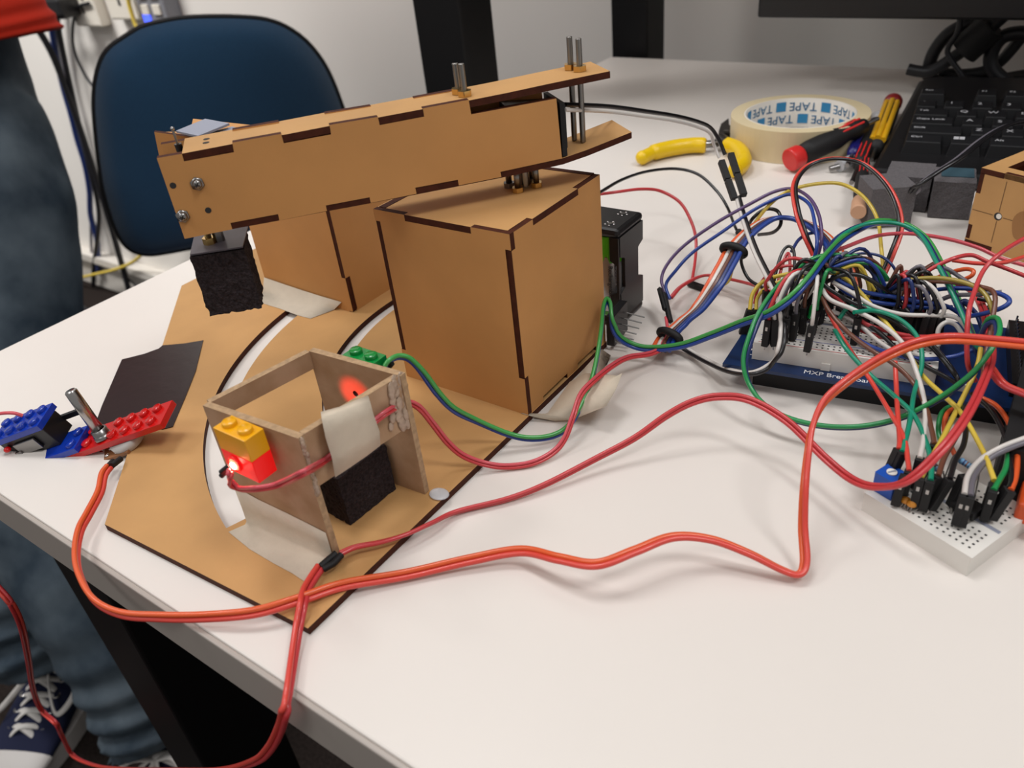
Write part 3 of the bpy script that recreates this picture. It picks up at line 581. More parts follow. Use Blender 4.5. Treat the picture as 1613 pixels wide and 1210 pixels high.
# servo connector under the holder
sc_=thing('pin_header',(-.170,.289,.004),'black pin header with bare pins poking out beside the foot of the large box','connector')
obj('header_block', MB().box((-.1605,.2895,.0105),(.004,.017,.016),rotz(.1)), M['black_plastic'], sc_, bevel=.0003)
for k in range(6): obj('pin', MB().cyl((-.1585,.282+.0027*k,.005+.0017*k),(-.1500,.2835+.0028*k,.004+.0016*k),.00035), M['steel'], sc_)
# ================================================================ large breadboard carrier
q=[(-.10219,.27534,.012),(-.00222,.29124,.012),(-.109,.3131,.012)]
E1=(Vector(q[1])-Vector(q[0])); E1.normalize(); E2=V(-E1.y,E1.x,0); PO=Vector(q[0])
def B(a,b,z): return PO+E1*a+E2*b+V(0,0,z-PO.z)
qw=[(-.09273,.28398,.0205),(-.02393,.29673,.0205)]
wa=(Vector(qw[0])-PO); wa0=wa.dot(E1); wb0=wa.dot(E2); wa1=(Vector(qw[1])-PO).dot(E1)
car=thing('breadboard_carrier',tuple(B(.05,.03,0)),'blue circuit board carrier with a white lettered edge under the big breadboard','circuit board')
PL,PW=.128,.062
obj('circuit_board', MB().extrude([B(0,0,.0105),B(PL,0,.0105),B(PL,PW,.0105),B(.006,PW,.0105)],(0,0,.0016)), M['pcb_blue'], car, bevel=.0002)
obj('underside_block', MB().extrude([B(.012,.006,.0),B(PL-.004,.006,.0),B(PL-.004,PW-.006,.0),B(.012,PW-.006,.0)],(0,0,.0104)), M['black_soft'], car, bevel=.0004)  # plain black block filling the space under the circuit board
m=MB()
for a0,b0,a1,b1 in ((.0075,.0105,.0075,.04),(.0075,.0105,.0125,.0105),):
    p=B(a0,b0,.01215);r_=B(a1,b1,.01215);d=(r_-p).normalized();n=V(-d.y,d.x,0)*.00018
    m.add([p-n,r_-n,r_+n,p+n],[(0,1,2,3)])
for k in range(5):
    for w_ in (0,1): m.extrude([B(.0085+.002*w_,.014+.0045*k,.0121),B(.0095+.002*w_,.014+.0045*k,.0121),B(.0095+.002*w_,.0152+.0045*k,.0121),B(.0085+.002*w_,.0152+.0045*k,.0121)],(0,0,.00008))
obj('printed_line', m, M['print'], car)
text('MXP Breadboard','printed_title',.0039,B(.0462,.0034,.01215),basis(E1,E2),M['print'],car)
# pin sockets at the right end
m=MB(); m.extrude([B(.106,.008,.0122),B(.116,.008,.0122),B(.116,.058,.0122),B(.106,.058,.0122)],(0,0,.006)); obj('pin_socket', m, M['black_plastic'], car, bevel=.0003)
for k in range(17):
    for w_ in (0,1): obj('gold_pin', MB().cyl(B(.1085+.004*w_,.0095+.0029*k,.0182),B(.1085+.004*w_,.0095+.0029*k,.0215),.0004,seg=6), M['alu'], car)
m=MB()
for k in range(17): m.lathe([(.0009,0),(.0009,.0001),(.0005,.0001)],B(.1205,.0095+.0029*k,.01215),(0,0,1),10)
m=m; o=obj('solder_pad', m, M['print'], car); o['kind']='stuff'
# white breadboard block
def breadboard(name,Bf,a0,a1,b0,b1,z0,z1,rows,pit,lab,rails=True):
    t=thing(name,tuple(Bf((a0+a1)/2,(b0+b1)/2,z0)),lab,'breadboard')
    obj('breadboard_body', MB().extrude([Bf(a0,b0,z0),Bf(a1,b0,z0),Bf(a1,b1,z0),Bf(a0,b1,z0)],(0,0,z1-z0)), M['bbwhite'], t, bevel=.0004)
    h=MB(); n=int((a1-a0-.003)/pit); off=((a1-a0)-(n-1)*pit)/2; w_=.00038
    for r_ in rows:
        for k in range(n):
            p=(a0+off+k*pit,b0+r_); h.add([Bf(p[0]-w_,p[1]-w_,z1+.00006),Bf(p[0]+w_,p[1]-w_,z1+.00006),Bf(p[0]+w_,p[1]+w_,z1+.00006),Bf(p[0]-w_,p[1]+w_,z1+.00006)],[(0,1,2,3)])
    o=obj('contact_holes', h, M['hole'], t); o['kind']='stuff'
    return t
bw=.0455
wb=breadboard('breadboard',B,wa0,wa1,wb0,wb0+bw,.0122,.0205,[.003,.0052,.0105,.0127,.0149,.0171,.0193,.026,.0282,.0304,.0326,.0348,.0405,.0427],.0022,'big white breadboard crowded with jumper wires on the blue carrier')
def strip(a0,b0,a1,b1,w_,m_,nm): 
    p=B(a0,b0,.02056);r_=B(a1,b1,.02056);n=E2*w_; obj(nm, MB().add([p-n,r_-n,r_+n,p+n],[(0,1,2,3)]) or None, m_, wb)
for bb_,mm in ((.0012,'br'),(.0070,'bb'),(.0388,'br'),(.0445,'bb')):
    mb=MB(); p=B(wa0+.002,wb0+bb_,.02058);r_=B(wa1-.002,wb0+bb_,.02058);n=E2*.00016; mb.add([p-n,r_-n,r_+n,p+n],[(0,1,2,3)]); obj('rail_line', mb, M[mm], wb)
mb=MB(); mb.extrude([B(wa0+.001,wb0+.0222,.0203),B(wa1-.001,wb0+.0222,.0203),B(wa1-.001,wb0+.0238,.0203),B(wa0+.001,wb0+.0238,.0203)],(0,0,.00025)); obj('centre_groove', mb, M['card'], wb)
for a_ in (.028,.078): obj('side_clip', MB().extrude([B(wa0+a_,wb0-.0009,.0123),B(wa0+a_+.0035,wb0-.0009,.0123),B(wa0+a_+.0035,wb0-.0009,.0155),B(wa0+a_,wb0-.0009,.0155)],E2*.001), M['bbwhite'], wb, bevel=.0002)
# ================================================================ data unit on the right
du=thing('data_unit',(.055,.30,0),'dark grey electronics unit at the right picture edge beside the blue carrier','electronics')
obj('unit_case', MB().extrude([(.0035,.2500,0),(.0020,.345,0),(.0020,.345,.0205),(.0070,.345,.0265),(.0085,.2500,.0265),(.0035,.2500,.0205)][:1]+[(.0035,.2500,0),(.13,.2500,0),(.13,.345,0),(.0020,.345,0)][1:],(0,0,.024)), M['black_soft'], du, bevel=.003)
obj('unit_lid', MB().extrude([(.012,.256,.024),(.128,.256,.024),(.128,.352,.024),(.010,.352,.024)],(0,0,.006)), M['black_soft'], du, bevel=.002)
obj('orange_plug', MB().bx(.0120,.0220,.236,.2498,.006,.014), M['orange_plastic'], du, bevel=.001)
# ================================================================ small breadboard
q=[(-.0311,.22616,.0),(.0043,.21121,.0)]
MO=Vector(q[1]); m1=(Vector(q[0])-MO); ML=m1.length; m1.normalize(); m2=V(m1.y,-m1.x,0)
def Bm(a,b,z): return MO+m1*a+m2*b+V(0,0,z)
small=breadboard('small_breadboard',Bm,0,ML,0,.0335,0,.0080,[.0035+.00215*k for k in range(5)]+[.0205+.00215*k for k in range(5)],.00215,'small white breadboard with a blue trimmer in front, on the desk')
mb=MB(); mb.extrude([Bm(.001,.0155,.0079),Bm(ML-.001,.0155,.0079),Bm(ML-.001,.0170,.0079),Bm(.001,.0170,.0079)],(0,0,.0002)); obj('centre_groove', mb, M['card'], small)
def onbb(px,z): pass
t=thing('trimmer',tuple(Bm(.032,.007,.008)),'blue trimmer potentiometer with a white slotted screw at the board corner','component')
obj('trimmer_body', MB().extrude([Bm(.0305,.0030,.0081),Bm(.0380,.0030,.0081),Bm(.0380,.0105,.0081),Bm(.0305,.0105,.0081)],(0,0,.0078)), M['pot_blue'], t, bevel=.0004)
cs=Bm(.0343,.0068,.0160); o=obj('trimmer_screw', MB().cyl(cs,cs+V(0,0,.0004),.0017), M['bbwhite'], t); obj('screw_slot', MB().box(cs+V(0,0,.0005),(.0028,.0005,.0002),rotz(.8)), M['card'], o)
for k,(a_,b_) in enumerate(((.0262,.0042),(.0240,.0042))):
    t=thing('ceramic_capacitor',tuple(Bm(a_,b_,.008)),('orange ceramic capacitor nearer the blue trimmer','orange ceramic capacitor further from the blue trimmer')[k],'component')
    obj('capacitor_body', MB().ball(Bm(a_,b_,.0108),.0017,14,sc=(1,.75,.85)), M['ceramic'], t)
    for d_ in (-.0009,.0009): obj('lead', MB().cyl(Bm(a_+d_*.6,b_-.0012,.008),Bm(a_+d_*.5,b_-.0003,.0102),.0003,seg=8), M['steel'], t)
t=thing('chip',tuple(Bm(.012,.0165,.008)),'black chip with metal legs straddling the groove of the small board','component')
obj('chip_body', MB().extrude([Bm(.0085,.0130,.0092),Bm(.0165,.0130,.0092),Bm(.0165,.0195,.0092),Bm(.0085,.0195,.0092)],(0,0,.0030)), M['black_soft'], t, bevel=.0003)
for k in range(4):
    for s_ in (.0124,.0196): obj('leg', MB().extrude([Bm(.0092+.0019*k,s_,.008),Bm(.0100+.0019*k,s_,.008),Bm(.0100+.0019*k,s_,.0105),Bm(.0092+.0019*k,s_,.0105)],m2*.0005), M['steel'], t)
def resistor(a,b,lab):
    t=thing('resistor',tuple((a+b)/2),lab,'component'); d=(b-a).normalized(); L_=(b-a).length
    prof=[(0,0),(.0009,.0002),(.0012,.0008),(.0010,.0014),(.0010,L_-.0014),(.0012,L_-.0008),(.0009,L_-.0002),(0,L_)]
    obj('resistor_body', MB().lathe(prof,a,d,16), M['res_blue'], t)
    for k,cn in enumerate(('navy','brown','black')): obj('band', MB().lathe([(.00104,0),(.00104,.0005)],a+d*(L_*.3+k*L_*.2),d,16), WC[cn], t)
    for e,s_ in ((a,-1),(b,1)): obj('lead', MB().tube(smooth([e,e+d*s_*.002,V(e.x+d.x*s_*.003,e.y+d.y*s_*.003,.0082)]),.00028,6), M['steel'], t)
resistor(*[Vector(p) for p in [(-.00704,.24242,.02),(-.00247,.24104,.019)]],'blue banded resistor standing above the small board, right of the others')
resistor(*[Vector(p) for p in [(-.01478,.23955,.018),(-.01147,.23745,.017)]],'blue banded resistor half hidden behind the brown wires of the small board')
# ================================================================ tape roll
tr=thing('tape_roll',(-.1745,.6035,0),'thick roll of cream masking tape lying flat, blue lettering inside its core','tape')
tcx,tcy,TR0,TR1,THt=-.1768,.6030,.0395,.0490,.0225
obj('tape_winding', MB().lathe([(TR0,0),(TR1,0),(TR1,THt),(TR0+.0012,THt+.0002),(TR0,THt)],(tcx,tcy,.0002),(0,0,1),72,sm=False), M['masking_dark'], tr)
core=obj('cardboard_core', MB().lathe([(TR0-.0012,0),(TR0,0),(TR0,THt),(TR0-.0012,THt),(TR0-.0012,0)],(tcx,tcy,.0003),(0,0,1),72), M['paper'], tr)
M['tblue']=mat('tape_label_blue','2f86b8',.5)
for row,(zc,off_) in enumerate(((.0168,0),(.0072,.5))):
    for k in range(7):
        a=2*PI*(k+off_)/7; r_=TR0-.0014
        if row<2:
            c=V(tcx+r_*math.cos(a),tcy+r_*math.sin(a),zc); inn=V(-math.cos(a),-math.sin(a),0); tx=V(0,0,1).cross(inn)
            sz=.0092; tt=text('TAPE','core_print',sz,c,basis(-tx,(0,0,-1)),M['tblue'],None)
            for v_ in tt.data.vertices:
                rel=v_.co-c; th=a+rel.dot(tx)*-1/r_ if False else a+rel.dot(V(-math.sin(a),math.cos(a),0))/r_; rr_=r_-.00015
                v_.co=Vector((tcx+rr_*math.cos(th),tcy+rr_*math.sin(th),v_.co.z))-ROOTLOC[core.name]-Vector((0,0,0))
            tt.parent=core
            c2=V(tcx+r_*math.cos(a+.33),tcy+r_*math.sin(a+.33),zc)
            b_=MB(); pts=[]
            for i in range(5):
                aa=a+.34+.20*i/4; pts.append((tcx+(r_-.0001)*math.cos(aa),tcy+(r_-.0001)*math.sin(aa)))
            for i in range(4): b_.add([(pts[i][0],pts[i][1],zc-.0036),(pts[i+1][0],pts[i+1][1],zc-.0036),(pts[i+1][0],pts[i+1][1],zc+.0036),(pts[i][0],pts[i][1],zc+.0036)],[(0,1,2,3)])
            obj('core_print', b_, M['tblue'], core)
# ================================================================ hand tools
pl=thing('side_cutters',(-.213,.562,0),'side cutters with yellow grips and dark jaws, left of the tape roll','pliers')
g1=[(-.26413,.52117,.006),(-.26056,.53281,.0065),(-.25151,.54644,.0065),(-.24048,.5561,.0065),(-.23064,.55912,.0065)]
g2=[(-.21563,.56366,.007),(-.20632,.55737,.007),(-.19597,.54295,.007),(-.19067,.52927,.0065),(-.1913,.51694,.006)]
obj('grip', MB().tube(smooth(g1),[.0050]*8+[.0062]*12+[.0060]*12+[.0050]), M['pliers_y'], pl)
obj('grip', MB().tube(smooth(g2),[.0058]*20+[.0056]*13), M['pliers_y'], pl)
for k_ in (g1[0],g2[-1]): obj('grip_end', MB().ball(k_,.0052,14), M['pliers_y'], pl)
g=[(-.23362,.5614,.006),(-.22586,.56693,.006),(-.22456,.57848,.006)]; obj('handle_shank', MB().tube(g,[.0028,.003,.004]), M['steel'], pl)
g=[(-.21279,.56146,.007),(-.21964,.56869,.007),(-.2261,.57469,.007)]; obj('handle_shank', MB().tube(g,[.0035,.0035,.004]), M['dark_steel'], pl)
j=[(-.23036,.58183,.003),(-.23644,.60165,.003),(-.23643,.61725,.003),(-.22914,.60039,.003),(-.22424,.59847,.003),(-.2219,.61098,.003),(-.21508,.59457,.003),(-.22058,.58157,.003),(-.22509,.5802,.003)]
obj('jaws', MB().extrude(j,(0,0,.007)), M['dark_steel'], pl, bevel=.0008)
obj('pivot_pin', MB().cyl((j[8][0],j[8][1]+.004,.0095),(j[8][0],j[8][1]+.004,.0108),.002), M['steel'], pl)
def driver(name,p0,p1,r,mcap,mbody,mstripe,lab,tip=None,capl=.18,s0=.62,sr=.11):
    p0=Vector(p0);p1=Vector(p1);d=(p1-p0);Ln=d.length;u=d.normalized()
    t=thing(name,tuple((p0+p1)/2),lab,'screwdriver')
    obj('handle', MB().lathe([(0,Ln*capl),(r*.86,Ln*capl),(r,Ln*(capl+.12)),(r,Ln*.6),(r*.72,Ln*.75),(r*.9,Ln*.86),(r*.62,Ln),(0,Ln)],p0,u,24), mbody, t)
    obj('end_cap', MB().lathe([(0,0),(r*.94,0),(r*.95,0),(r*1.05,Ln*.012),(r*1.05,Ln*.02),(r*1.05,Ln*(capl-.03)),(r*.92,Ln*capl),(0,Ln*capl)],p0,u,24), mcap, t)
    a=u.cross(V(0,0,1)).normalized(); up=a.cross(u)
    for k in (-1,0,1):
        e=(up*math.cos(k*.7)+a*math.sin(k*.7)); m=MB().tube([p0+u*Ln*s0+e*r*(.80 if s0>.5 else .86),p0+u*Ln*.93+e*r*.84],r*sr,6); obj('grip_stripe', m, mstripe, t)
    if tip: obj('shaft', MB().cyl(p1,p1+u*tip,.0015), M['steel'], t)
    return t
q=[(-.16147,.53807,.009),(-.12809,.59344,.02)]
driver('screwdriver',q[0],q[1],.0075,M['red_plastic'],M['black_soft'],M['red_plastic'],'precision screwdriver with a red end cap, leaning on the tape roll',.012,.15)
q=[(-.1307,.64593,.01),(-.11713,.54225,.0085)]
driver('screwdriver',q[0],q[1],.0055,M['clear'],M['black_soft'],M['red_plastic'],'black and red precision screwdriver beside the keyboard, cap turned away',.03,.12)
q=[(-.09593,.46166,.01),(-.11695,.55665,.009)]
driver('screwdriver',q[0],q[1],.0042,M['tan_tip'],M['black_soft'],M['red_plastic'],'precision screwdriver with a pale end, sticking out behind the nearest foam cube',.0,.2)
q=[(-.13464,.63171,.009),(-.12685,.56342,.008)]
driver('screwdriver',q[0],q[1],.0052,M['blue_plastic'],M['blue_plastic'],M['blue_plastic'],'dark blue precision screwdriver between the tape roll and keyboard',.02,.15)
q=[(-.13003,.68855,.011),(-.11544,.57645,.009)]
t=driver('screwdriver',q[0],q[1],.0066,M['dark_red'],M['black_soft'],M['yel_plastic'],'yellow and black screwdriver with a dark red cap along the keyboard edge',.02,.1,.14,.33)
t=thing('adhesive_tube',(-.135,.56,0),'small clear crumpled plastic tube lying under the screwdrivers','tube')
q=[(-.13127,.55119,.004),(-.12593,.56619,.005),(-.12432,.58075,.005)]
obj('tube_body', MB().tube(smooth(q),.004,12), M['clear'], t); obj('tube_nozzle', MB().cyl(q[0],Vector(q[0])+V(-.005,-.004,-.001),.0018), M['steel'], t)
# ================================================================ foam cubes
def foamcube(c,sx,sy,sz,rot,lab,m_,name='foam_cube',base=.0005):
    fb=MB(); vs=[]; idx={}; N=8; rr=random.Random(int(c[0]*1e4))
    for i,j,k in itertools.product(range(N+1),repeat=3):
        if 0<i<N and 0<j<N and 0<k<N: continue
        p=Vector((c[0],c[1],0))+rotz(rot)@V((i/N-.5)*sx,(j/N-.5)*sy,0)+V(0,0,base+sz*k/N); idx[i,j,k]=len(vs); vs.append(p+V(rr.gauss(0,.0001),rr.gauss(0,.0001),abs(rr.gauss(0,.0001))))
    fb.add(vs,cubefaces(idx,N)); return tag(obj(name, fb, m_),lab,'foam')
foamcube((-.0862,.4795),.0245,.0235,.0235,.55,'dark grey foam cube nearest the camera, turned cornerwise on the desk',M['foam2'])
foamcube((-.0800,.5105),.0250,.0260,.0205,.10,'dark grey foam cube directly in front of the keyboard, left of the teal-topped one',M['foam2'])
q=[(-.06995,.49781,.0),(-.0496,.49332,.0),(-.04232,.50323,.0)]
tq=foamcube((-.0555,.5060),.0215,.0250,.0215,.18,'dark grey foam cube with a teal card on its top, right of the others',M['foam2'])
obj('teal_card', MB().box((-.0550,.5100,.0222),(.017,.015,.0006),rotz(.18)), M['teal'], tq)
# ================================================================ small fibreboard box
mbx=thing('fibreboard_box',(-.01,.47,0),'open small box of golden fibreboard with a brown glue stain, at the right picture edge','box')
mo=V(-.0395,.4630,0); mu=V(.93,-.42,0).normalized(); mv=V(.42,.93,0).normalized()
def Bb(a,b,z): return mo+mu*a+mv*b+V(0,0,z)
hh=.0425
fp=[(0,.0),(0,.0025),(.0026,.0025),(.0026,.012),(0,.012),(0,.0300),(.0026,.0300),(.0026,hh-.0026),(.0026,hh),(.012,hh),(.012,hh),(.075,hh),(.075,0)]
fp=[(.0,.0035),(.0025,.0035),(.0025,.0115),(0,.0115),(0,.0290),(.0025,.0290),(.0025,hh-.0030),(.0125,hh-.0030),(.0125,hh),(.075,hh),(.075,.0),(.0155,.0),(.0155,.0028),(.0,.0028)]
fo_=obj('front_panel', MB().extrude([Bb(a,0,z) for a,z in fp],mv*.0025,0,1), [M['mdf'],M['mdf_edge']], mbx)
obj('bottom_panel', MB().extrude([Bb(.0001,.0001,.0001),Bb(.075,.0001,.0001),Bb(.075,.06,.0001),Bb(.0001,.06,.0001)],(0,0,.0026),0,1), [M['mdf'],M['mdf_edge']], mbx)
obj('left_panel', MB().extrude([Bb(.0001,.0002,.0029),Bb(.0001,.06,.0029),Bb(.0001,.06,hh-.003),Bb(.0001,.0002,hh-.003)],mu*.0024,1,1), [M['mdf'],M['mdf_edge']], mbx)
obj('right_panel', MB().extrude([Bb(.0726,.0026,.0029),Bb(.0726,.06,.0029),Bb(.0726,.06,hh-.003),Bb(.0726,.0026,hh-.003)],mu*.0024,0,1), [M['mdf'],M['mdf_edge']], mbx)
obj('rear_panel', MB().extrude([Bb(.0026,.0574,.0029),Bb(.0724,.0574,.0029),Bb(.0724,.0574,hh-.003),Bb(.0026,.0574,hh-.003)],mv*.0024,0,1), [M['mdf'],M['mdf_edge']], mbx)
fr=MB().extrude([Bb(0,0,hh-.0028),Bb(.075,0,hh-.0028),Bb(.075,.06,hh-.0028),Bb(0,.06,hh-.0028)],(0,0,.0027),0,1)
fr=obj('top_frame', fr, [M['mdf'],M['mdf_edge']], mbx)
boolcut(fr, MB().extrude([Bb(.0085,.0085,hh-.01),Bb(.08,.0085,hh-.01),Bb(.08,.052,hh-.01),Bb(.0085,.052,hh-.01)],(0,0,.02)), M['mdf_edge'])
obj('drilled_hole', MB().cyl(Bb(.0145,-.0001,.0198),Bb(.0145,.0004,.0198),.0021), M['hole'], mbx)
obj('hole_peg', MB().cyl(Bb(.0150,-.0002,.0200),Bb(.0150,.0002,.0200),.0014), M['paper'], mbx)
ml=MB()
for a0,z0,a1,z1 in ((.0145,.0050,.0145,.0172),(.0145,.0224,.0145,.0385),(.0005,.0198,.0118,.0198),(.0172,.0198,.05,.0198)):
    p=Bb(a0,-.00012,z0);r_=Bb(a1,-.00012,z1); w_=mu*.00018 if abs(a1-a0)<.001 else V(0,0,.00018); ml.add([p-w_,r_-w_,r_+w_,p+w_],[(0,1,2,3)])
obj('engraved_line', ml, M['line'], mbx)
st=[]
for k in range(24):
    a=2*PI*k/24; st.append(Bb(.0272+.0048*math.cos(a)*(1+.08*math.sin(3*a)),-.0001,.0185+.0078*math.sin(a)))
obj('glue_stain', MB().extrude(st,-mv*.00005), M['stain'], mbx)
# ================================================================ keyboard
KA=R(6.9); kx=V(math.cos(KA),math.sin(KA),0); ky=V(-math.sin(KA),math.cos(KA),0)
KO=Vector([(-.10779,.53474,.012)][0])-ky*.0; KO.z=0
def K(a,b,z): return KO+kx*a+ky*b+V(0,0,z)
kb=thing('keyboard',tuple(K(.2,.09,0)),'black computer keyboard with white legends below the monitor','keyboard')
def kz(b): return .012+b*.045
KW,KD=.43,.205
ol=[(0,0),(KW,0),(KW,KD),(.028,KD),(.016,KD-.004),(.010,KD-.014)]
m=MB(); lo=[K(a,b,.0006) for a,b in ol]; hi=[K(a,b,kz(b)-.002) for a,b in ol]; n=len(ol)
m.add(lo+hi,[list(range(n))[::-1],list(range(n,2*n))]+[(i,(i+1)%n,n+(i+1)%n,n+i) for i in range(n)]); obj('keyboard_case', m, M['black_plastic'], kb, bevel=.003)
kp=.0178
rows_=[(.030,[('Ctrl',1.5),('',1.25),('Alt',1.5),('',6)]),(.030+kp,[('Shift',2.1)]+[(c_,1) for c_ in 'ZXCVBNM']),(.030+2*kp,[('Caps Lock',1.75)]+[(c_,1) for c_ in 'ASDFGHJ']),(.030+3*kp,[('Tab',1.5)]+[(c_,1) for c_ in 'QWERTYU']),(.030+4*kp,[('`',1)]+[(c_,1) for c_ in '12345678']),(.030+5.6*kp,[('Esc',1.2),(' ',-.9),('F1',1),('F2',1),('F3',1),('F4',1),(' ',-.5),('F5',1),('F6',1)])]
for b0,ks in rows_:
    a_=.013+.0
    for s_,w_ in ks:
        if w_<0: a_-=w_*kp; continue
        W_=w_*kp; g_=.0008; z0=kz(b0)-.004; z1=kz(b0)+.0058; ins=.0022
        lo=[K(a_+g_,b0+g_,z0),K(a_+W_-g_,b0+g_,z0),K(a_+W_-g_,b0+kp-g_,z0),K(a_+g_,b0+kp-g_,z0)]
        hi=[K(a_+g_+ins,b0+g_+ins,z1),K(a_+W_-g_-ins,b0+g_+ins,z1),K(a_+W_-g_-ins,b0+kp-g_-ins*.6,z1+.0009),K(a_+g_+ins,b0+kp-g_-ins*.6,z1+.0009)]
        m=MB(); m.add(lo+hi,[(3,2,1,0),(4,5,6,7),(0,1,5,4),(1,2,6,5),(2,3,7,6),(3,0,4,7)]); o=obj('key', m, M['key'], kb, bevel=.0006)
        if s_.strip():
            sz=.0062 if len(s_)==1 else .0042
            lx=a_+g_+ins+(.004 if len(s_)<=2 else .0022); text(s_,'key_legend',sz,K(lx,b0+kp*.62,z1+.0007),basis(kx,ky+V(0,0,.05)),M['legend'],o,align='CENTER' if len(s_)<=2 else 'LEFT')
        a_+=W_
m=MB(); b0=.030; a_=.013+1.5*kp+.004; z=kz(b0)+.0066
for i in (0,1):
    for j in (0,1): m.extrude([K(a_+i*.0034,b0+.0088+j*.0028,z),K(a_+.003+i*.0034,b0+.0088+j*.0028,z),K(a_+.003+i*.0034,b0+.0112+j*.0028,z),K(a_+i*.0034,b0+.0112+j*.0028,z)],(0,0,.0001))
obj('window_legend', m, M['legend'], kb)
# ================================================================ monitor and its cables
mo_=thing('monitor',(.0,.75,0),'black monitor hanging into the top right corner above the keyboard','monitor')
obj('screen_frame', MB().bx(-.2556,.27,.72,.75,.0648,.40), M['black_plastic'], mo_, bevel=.002)
obj('screen_panel', MB().bx(-.24,.255,.7195,.7202,.082,.385), M['black_steel'], mo_)
obj('stand_neck', MB().bx(.02,.09,.752,.775,.01,.22), M['black_plastic'], mo_, bevel=.004)
obj('stand_base', MB().bx(-.03,.14,.765,.832,.0,.010), M['black_plastic'], mo_, bevel=.003)
def mc(lab,pts,r,m=M['black_cable']): return cable(lab,pts,r,m)
mc('black monitor cable bending in a wide arc under the monitor', [(-.08567,.775,.0602),(-.10208,.775,.05154),(-.11358,.775,.04312),(-.12085,.775,.03053),(-.12295,.775,.01774),(-.12224,.775,.01105),(-.11491,.775,.00619),(-.1021,.775,.00321)]+[(-.07,.79,.005),(-.02,.80,.005)], .0052)
t=thing('ferrite_cable',(-.13,.79,.02),'black cable with a thick ferrite cylinder slanting under the monitor','cable')
obj('cable_run', MB().tube(smooth([(-.06821,.765,.06662),(-.07869,.765,.05515),(-.08939,.765,.04228),(-.10091,.765,.03083),(-.11317,.765,.02042),(-.12112,.765,.01603),(-.12953,.765,.01617),(-.13722,.765,.01739)]),.0048), M['black_cable'], t)
q=[(-.08128,.765,.0528),(-.09769,.765,.03337)]; obj('ferrite_core', MB().cyl(q[0],q[1],.0125,seg=24), M['black_soft'], t, bevel=.002)
mc('black cable looping down at the right edge under the monitor', [(-.05328,.77,.04534),(-.06218,.77,.04656),(-.07247,.77,.04354),(-.07739,.77,.03533),(-.07759,.77,.02563),(-.07378,.77,.01842),(-.06545,.77,.01137),(-.05491,.77,.00447)], .0055)
mc('second black cable crossing the loop at the right edge', [(-.06121,.785,.03981),(-.06685,.785,.02905),(-.07307,.785,.01997),(-.08196,.785,.01358),(-.09559,.785,.01042),(-.10531,.785,.0105),(-.11508,.785,.01005)], .0045)
mc('thin black cable drooping in front of the ferrite', [(-.10378,.755,.05904),(-.10358,.755,.04873),(-.10771,.755,.03908),(-.10745,.755,.03278),(-.10187,.755,.02563),(-.09414,.755,.01707),(-.09178,.755,.0122)], .0022)
mc('black cable lying behind the keyboard at the right', [(-.10912,.78164,.008),(-.08925,.78109,.006),(-.07186,.79102,.006),(-.05427,.80953,.006),(-.03811,.81698,.006)], .0045)
# ================================================================ person standing beside the desk
per=thing('person',(-.9,.16,-.74),'person in blue jeans, red shirt and canvas shoes standing left of the desk, legs only','person')
def loft(path, radii, seg=40, fold=0, seed=1, fl=1.0, closed=True):
    P=smooth(path,10); n=len(P); nr=len(radii); m=MB(); rs=[]
    for i in range(n):
        f=i/(n-1)*(nr-1); k=min(int(f),nr-2); rs.append(radii[k]+(radii[k+1]-radii[k])*(f-k))
    t=[(P[min(i+1,n-1)]-P[max(i-1,0)]).normalized() for i in range(n)]; a=Vector((1,0,0)); vs=[]
    from mathutils import noise as NZ
    for i in range(n):
        a=(a-t[i]*a.dot(t[i])).normalized(); b=t[i].cross(a)
        for k in range(seg):
            q=2*PI*k/seg; d=a*math.cos(q)+b*math.sin(q)*fl
            low=max(0,1-i/(n*.45))
            w_=1+fold*low*math.sin(i*1.05+2*math.sin(q+seed)+seed)*.16+fold*.10*NZ.noise((P[i]+d*rs[i])*14+Vector((seed,0,0)))
            vs.append(P[i]+d*rs[i]*w_)
    m.add(vs,[(i*seg+k,i*seg+(k+1)%seg,(i+1)*seg+(k+1)%seg,(i+1)*seg+k) for i in range(n-1) for k in range(seg)],0,True)
    if closed: m.add(vs,[list(range(seg))[::-1],list(range((n-1)*seg,n*seg))],0)
    return m
LB=[(-.73378,.16316,-.64308),(-.75549,.17574,-.60442),(-.78642,.19009,-.55507),(-.83601,.205,-.48587),(-.91089,.23109,-.37634),(-.98356,.29353,-.23499),(-1.04754,.37286,-.0908),(-1.11121,.40713,-.0001)]
LA=[(-.9354,.15175,-.61868),(-.96615,.16874,-.56097),(-.98667,.19089,-.49767),(-1.03603,.20878,-.41254),(-1.08659,.28451,-.25804),(-1.14941,.36635,-.10293),(-1.17564,.41211,-.00645)]
hip=(Vector(LB[-1])+Vector(LA[-1]))/2
m=loft(LB,[.050,.056,.062,.068,.074,.080,.086,.086],48,1.0,2); m2_=loft(LA,[.062,.072,.078,.082,.088,.094,.100],48,1.0,5)
m.add(m2_.v,m2_.f,0,True); h_=loft([hip+V(.0,.0,-.07),hip+V(0,0,.03),hip+V(0,.01,.13)],[.09,.10,.10],48,.2,3); m.add(h_.v,h_.f,0,True)
tro=obj('jeans', m, M['denim'], per)
rm=tro.modifiers.new('r','REMESH'); rm.mode='VOXEL'; rm.voxel_size=.006; rm.use_smooth_shade=True
ss=MB(); seam=[Vector(p) for p in [(-.77692,.17045,-.46432),(-.77163,.16452,-.47624),(-.77036,.15725,-.486),(-.77065,.14843,-.49614),(-.77032,.14148,-.50466)]]
SH=[Vector([(-1.11126,.43908,.07377)][0])]; SH+=[SH[0]+V(-.004,.0,.03),SH[0]+V(-.010,0,.08),SH[0]+V(-.012,0,.14)]
top_=SH[-1]+V(-.0,.02,.42)
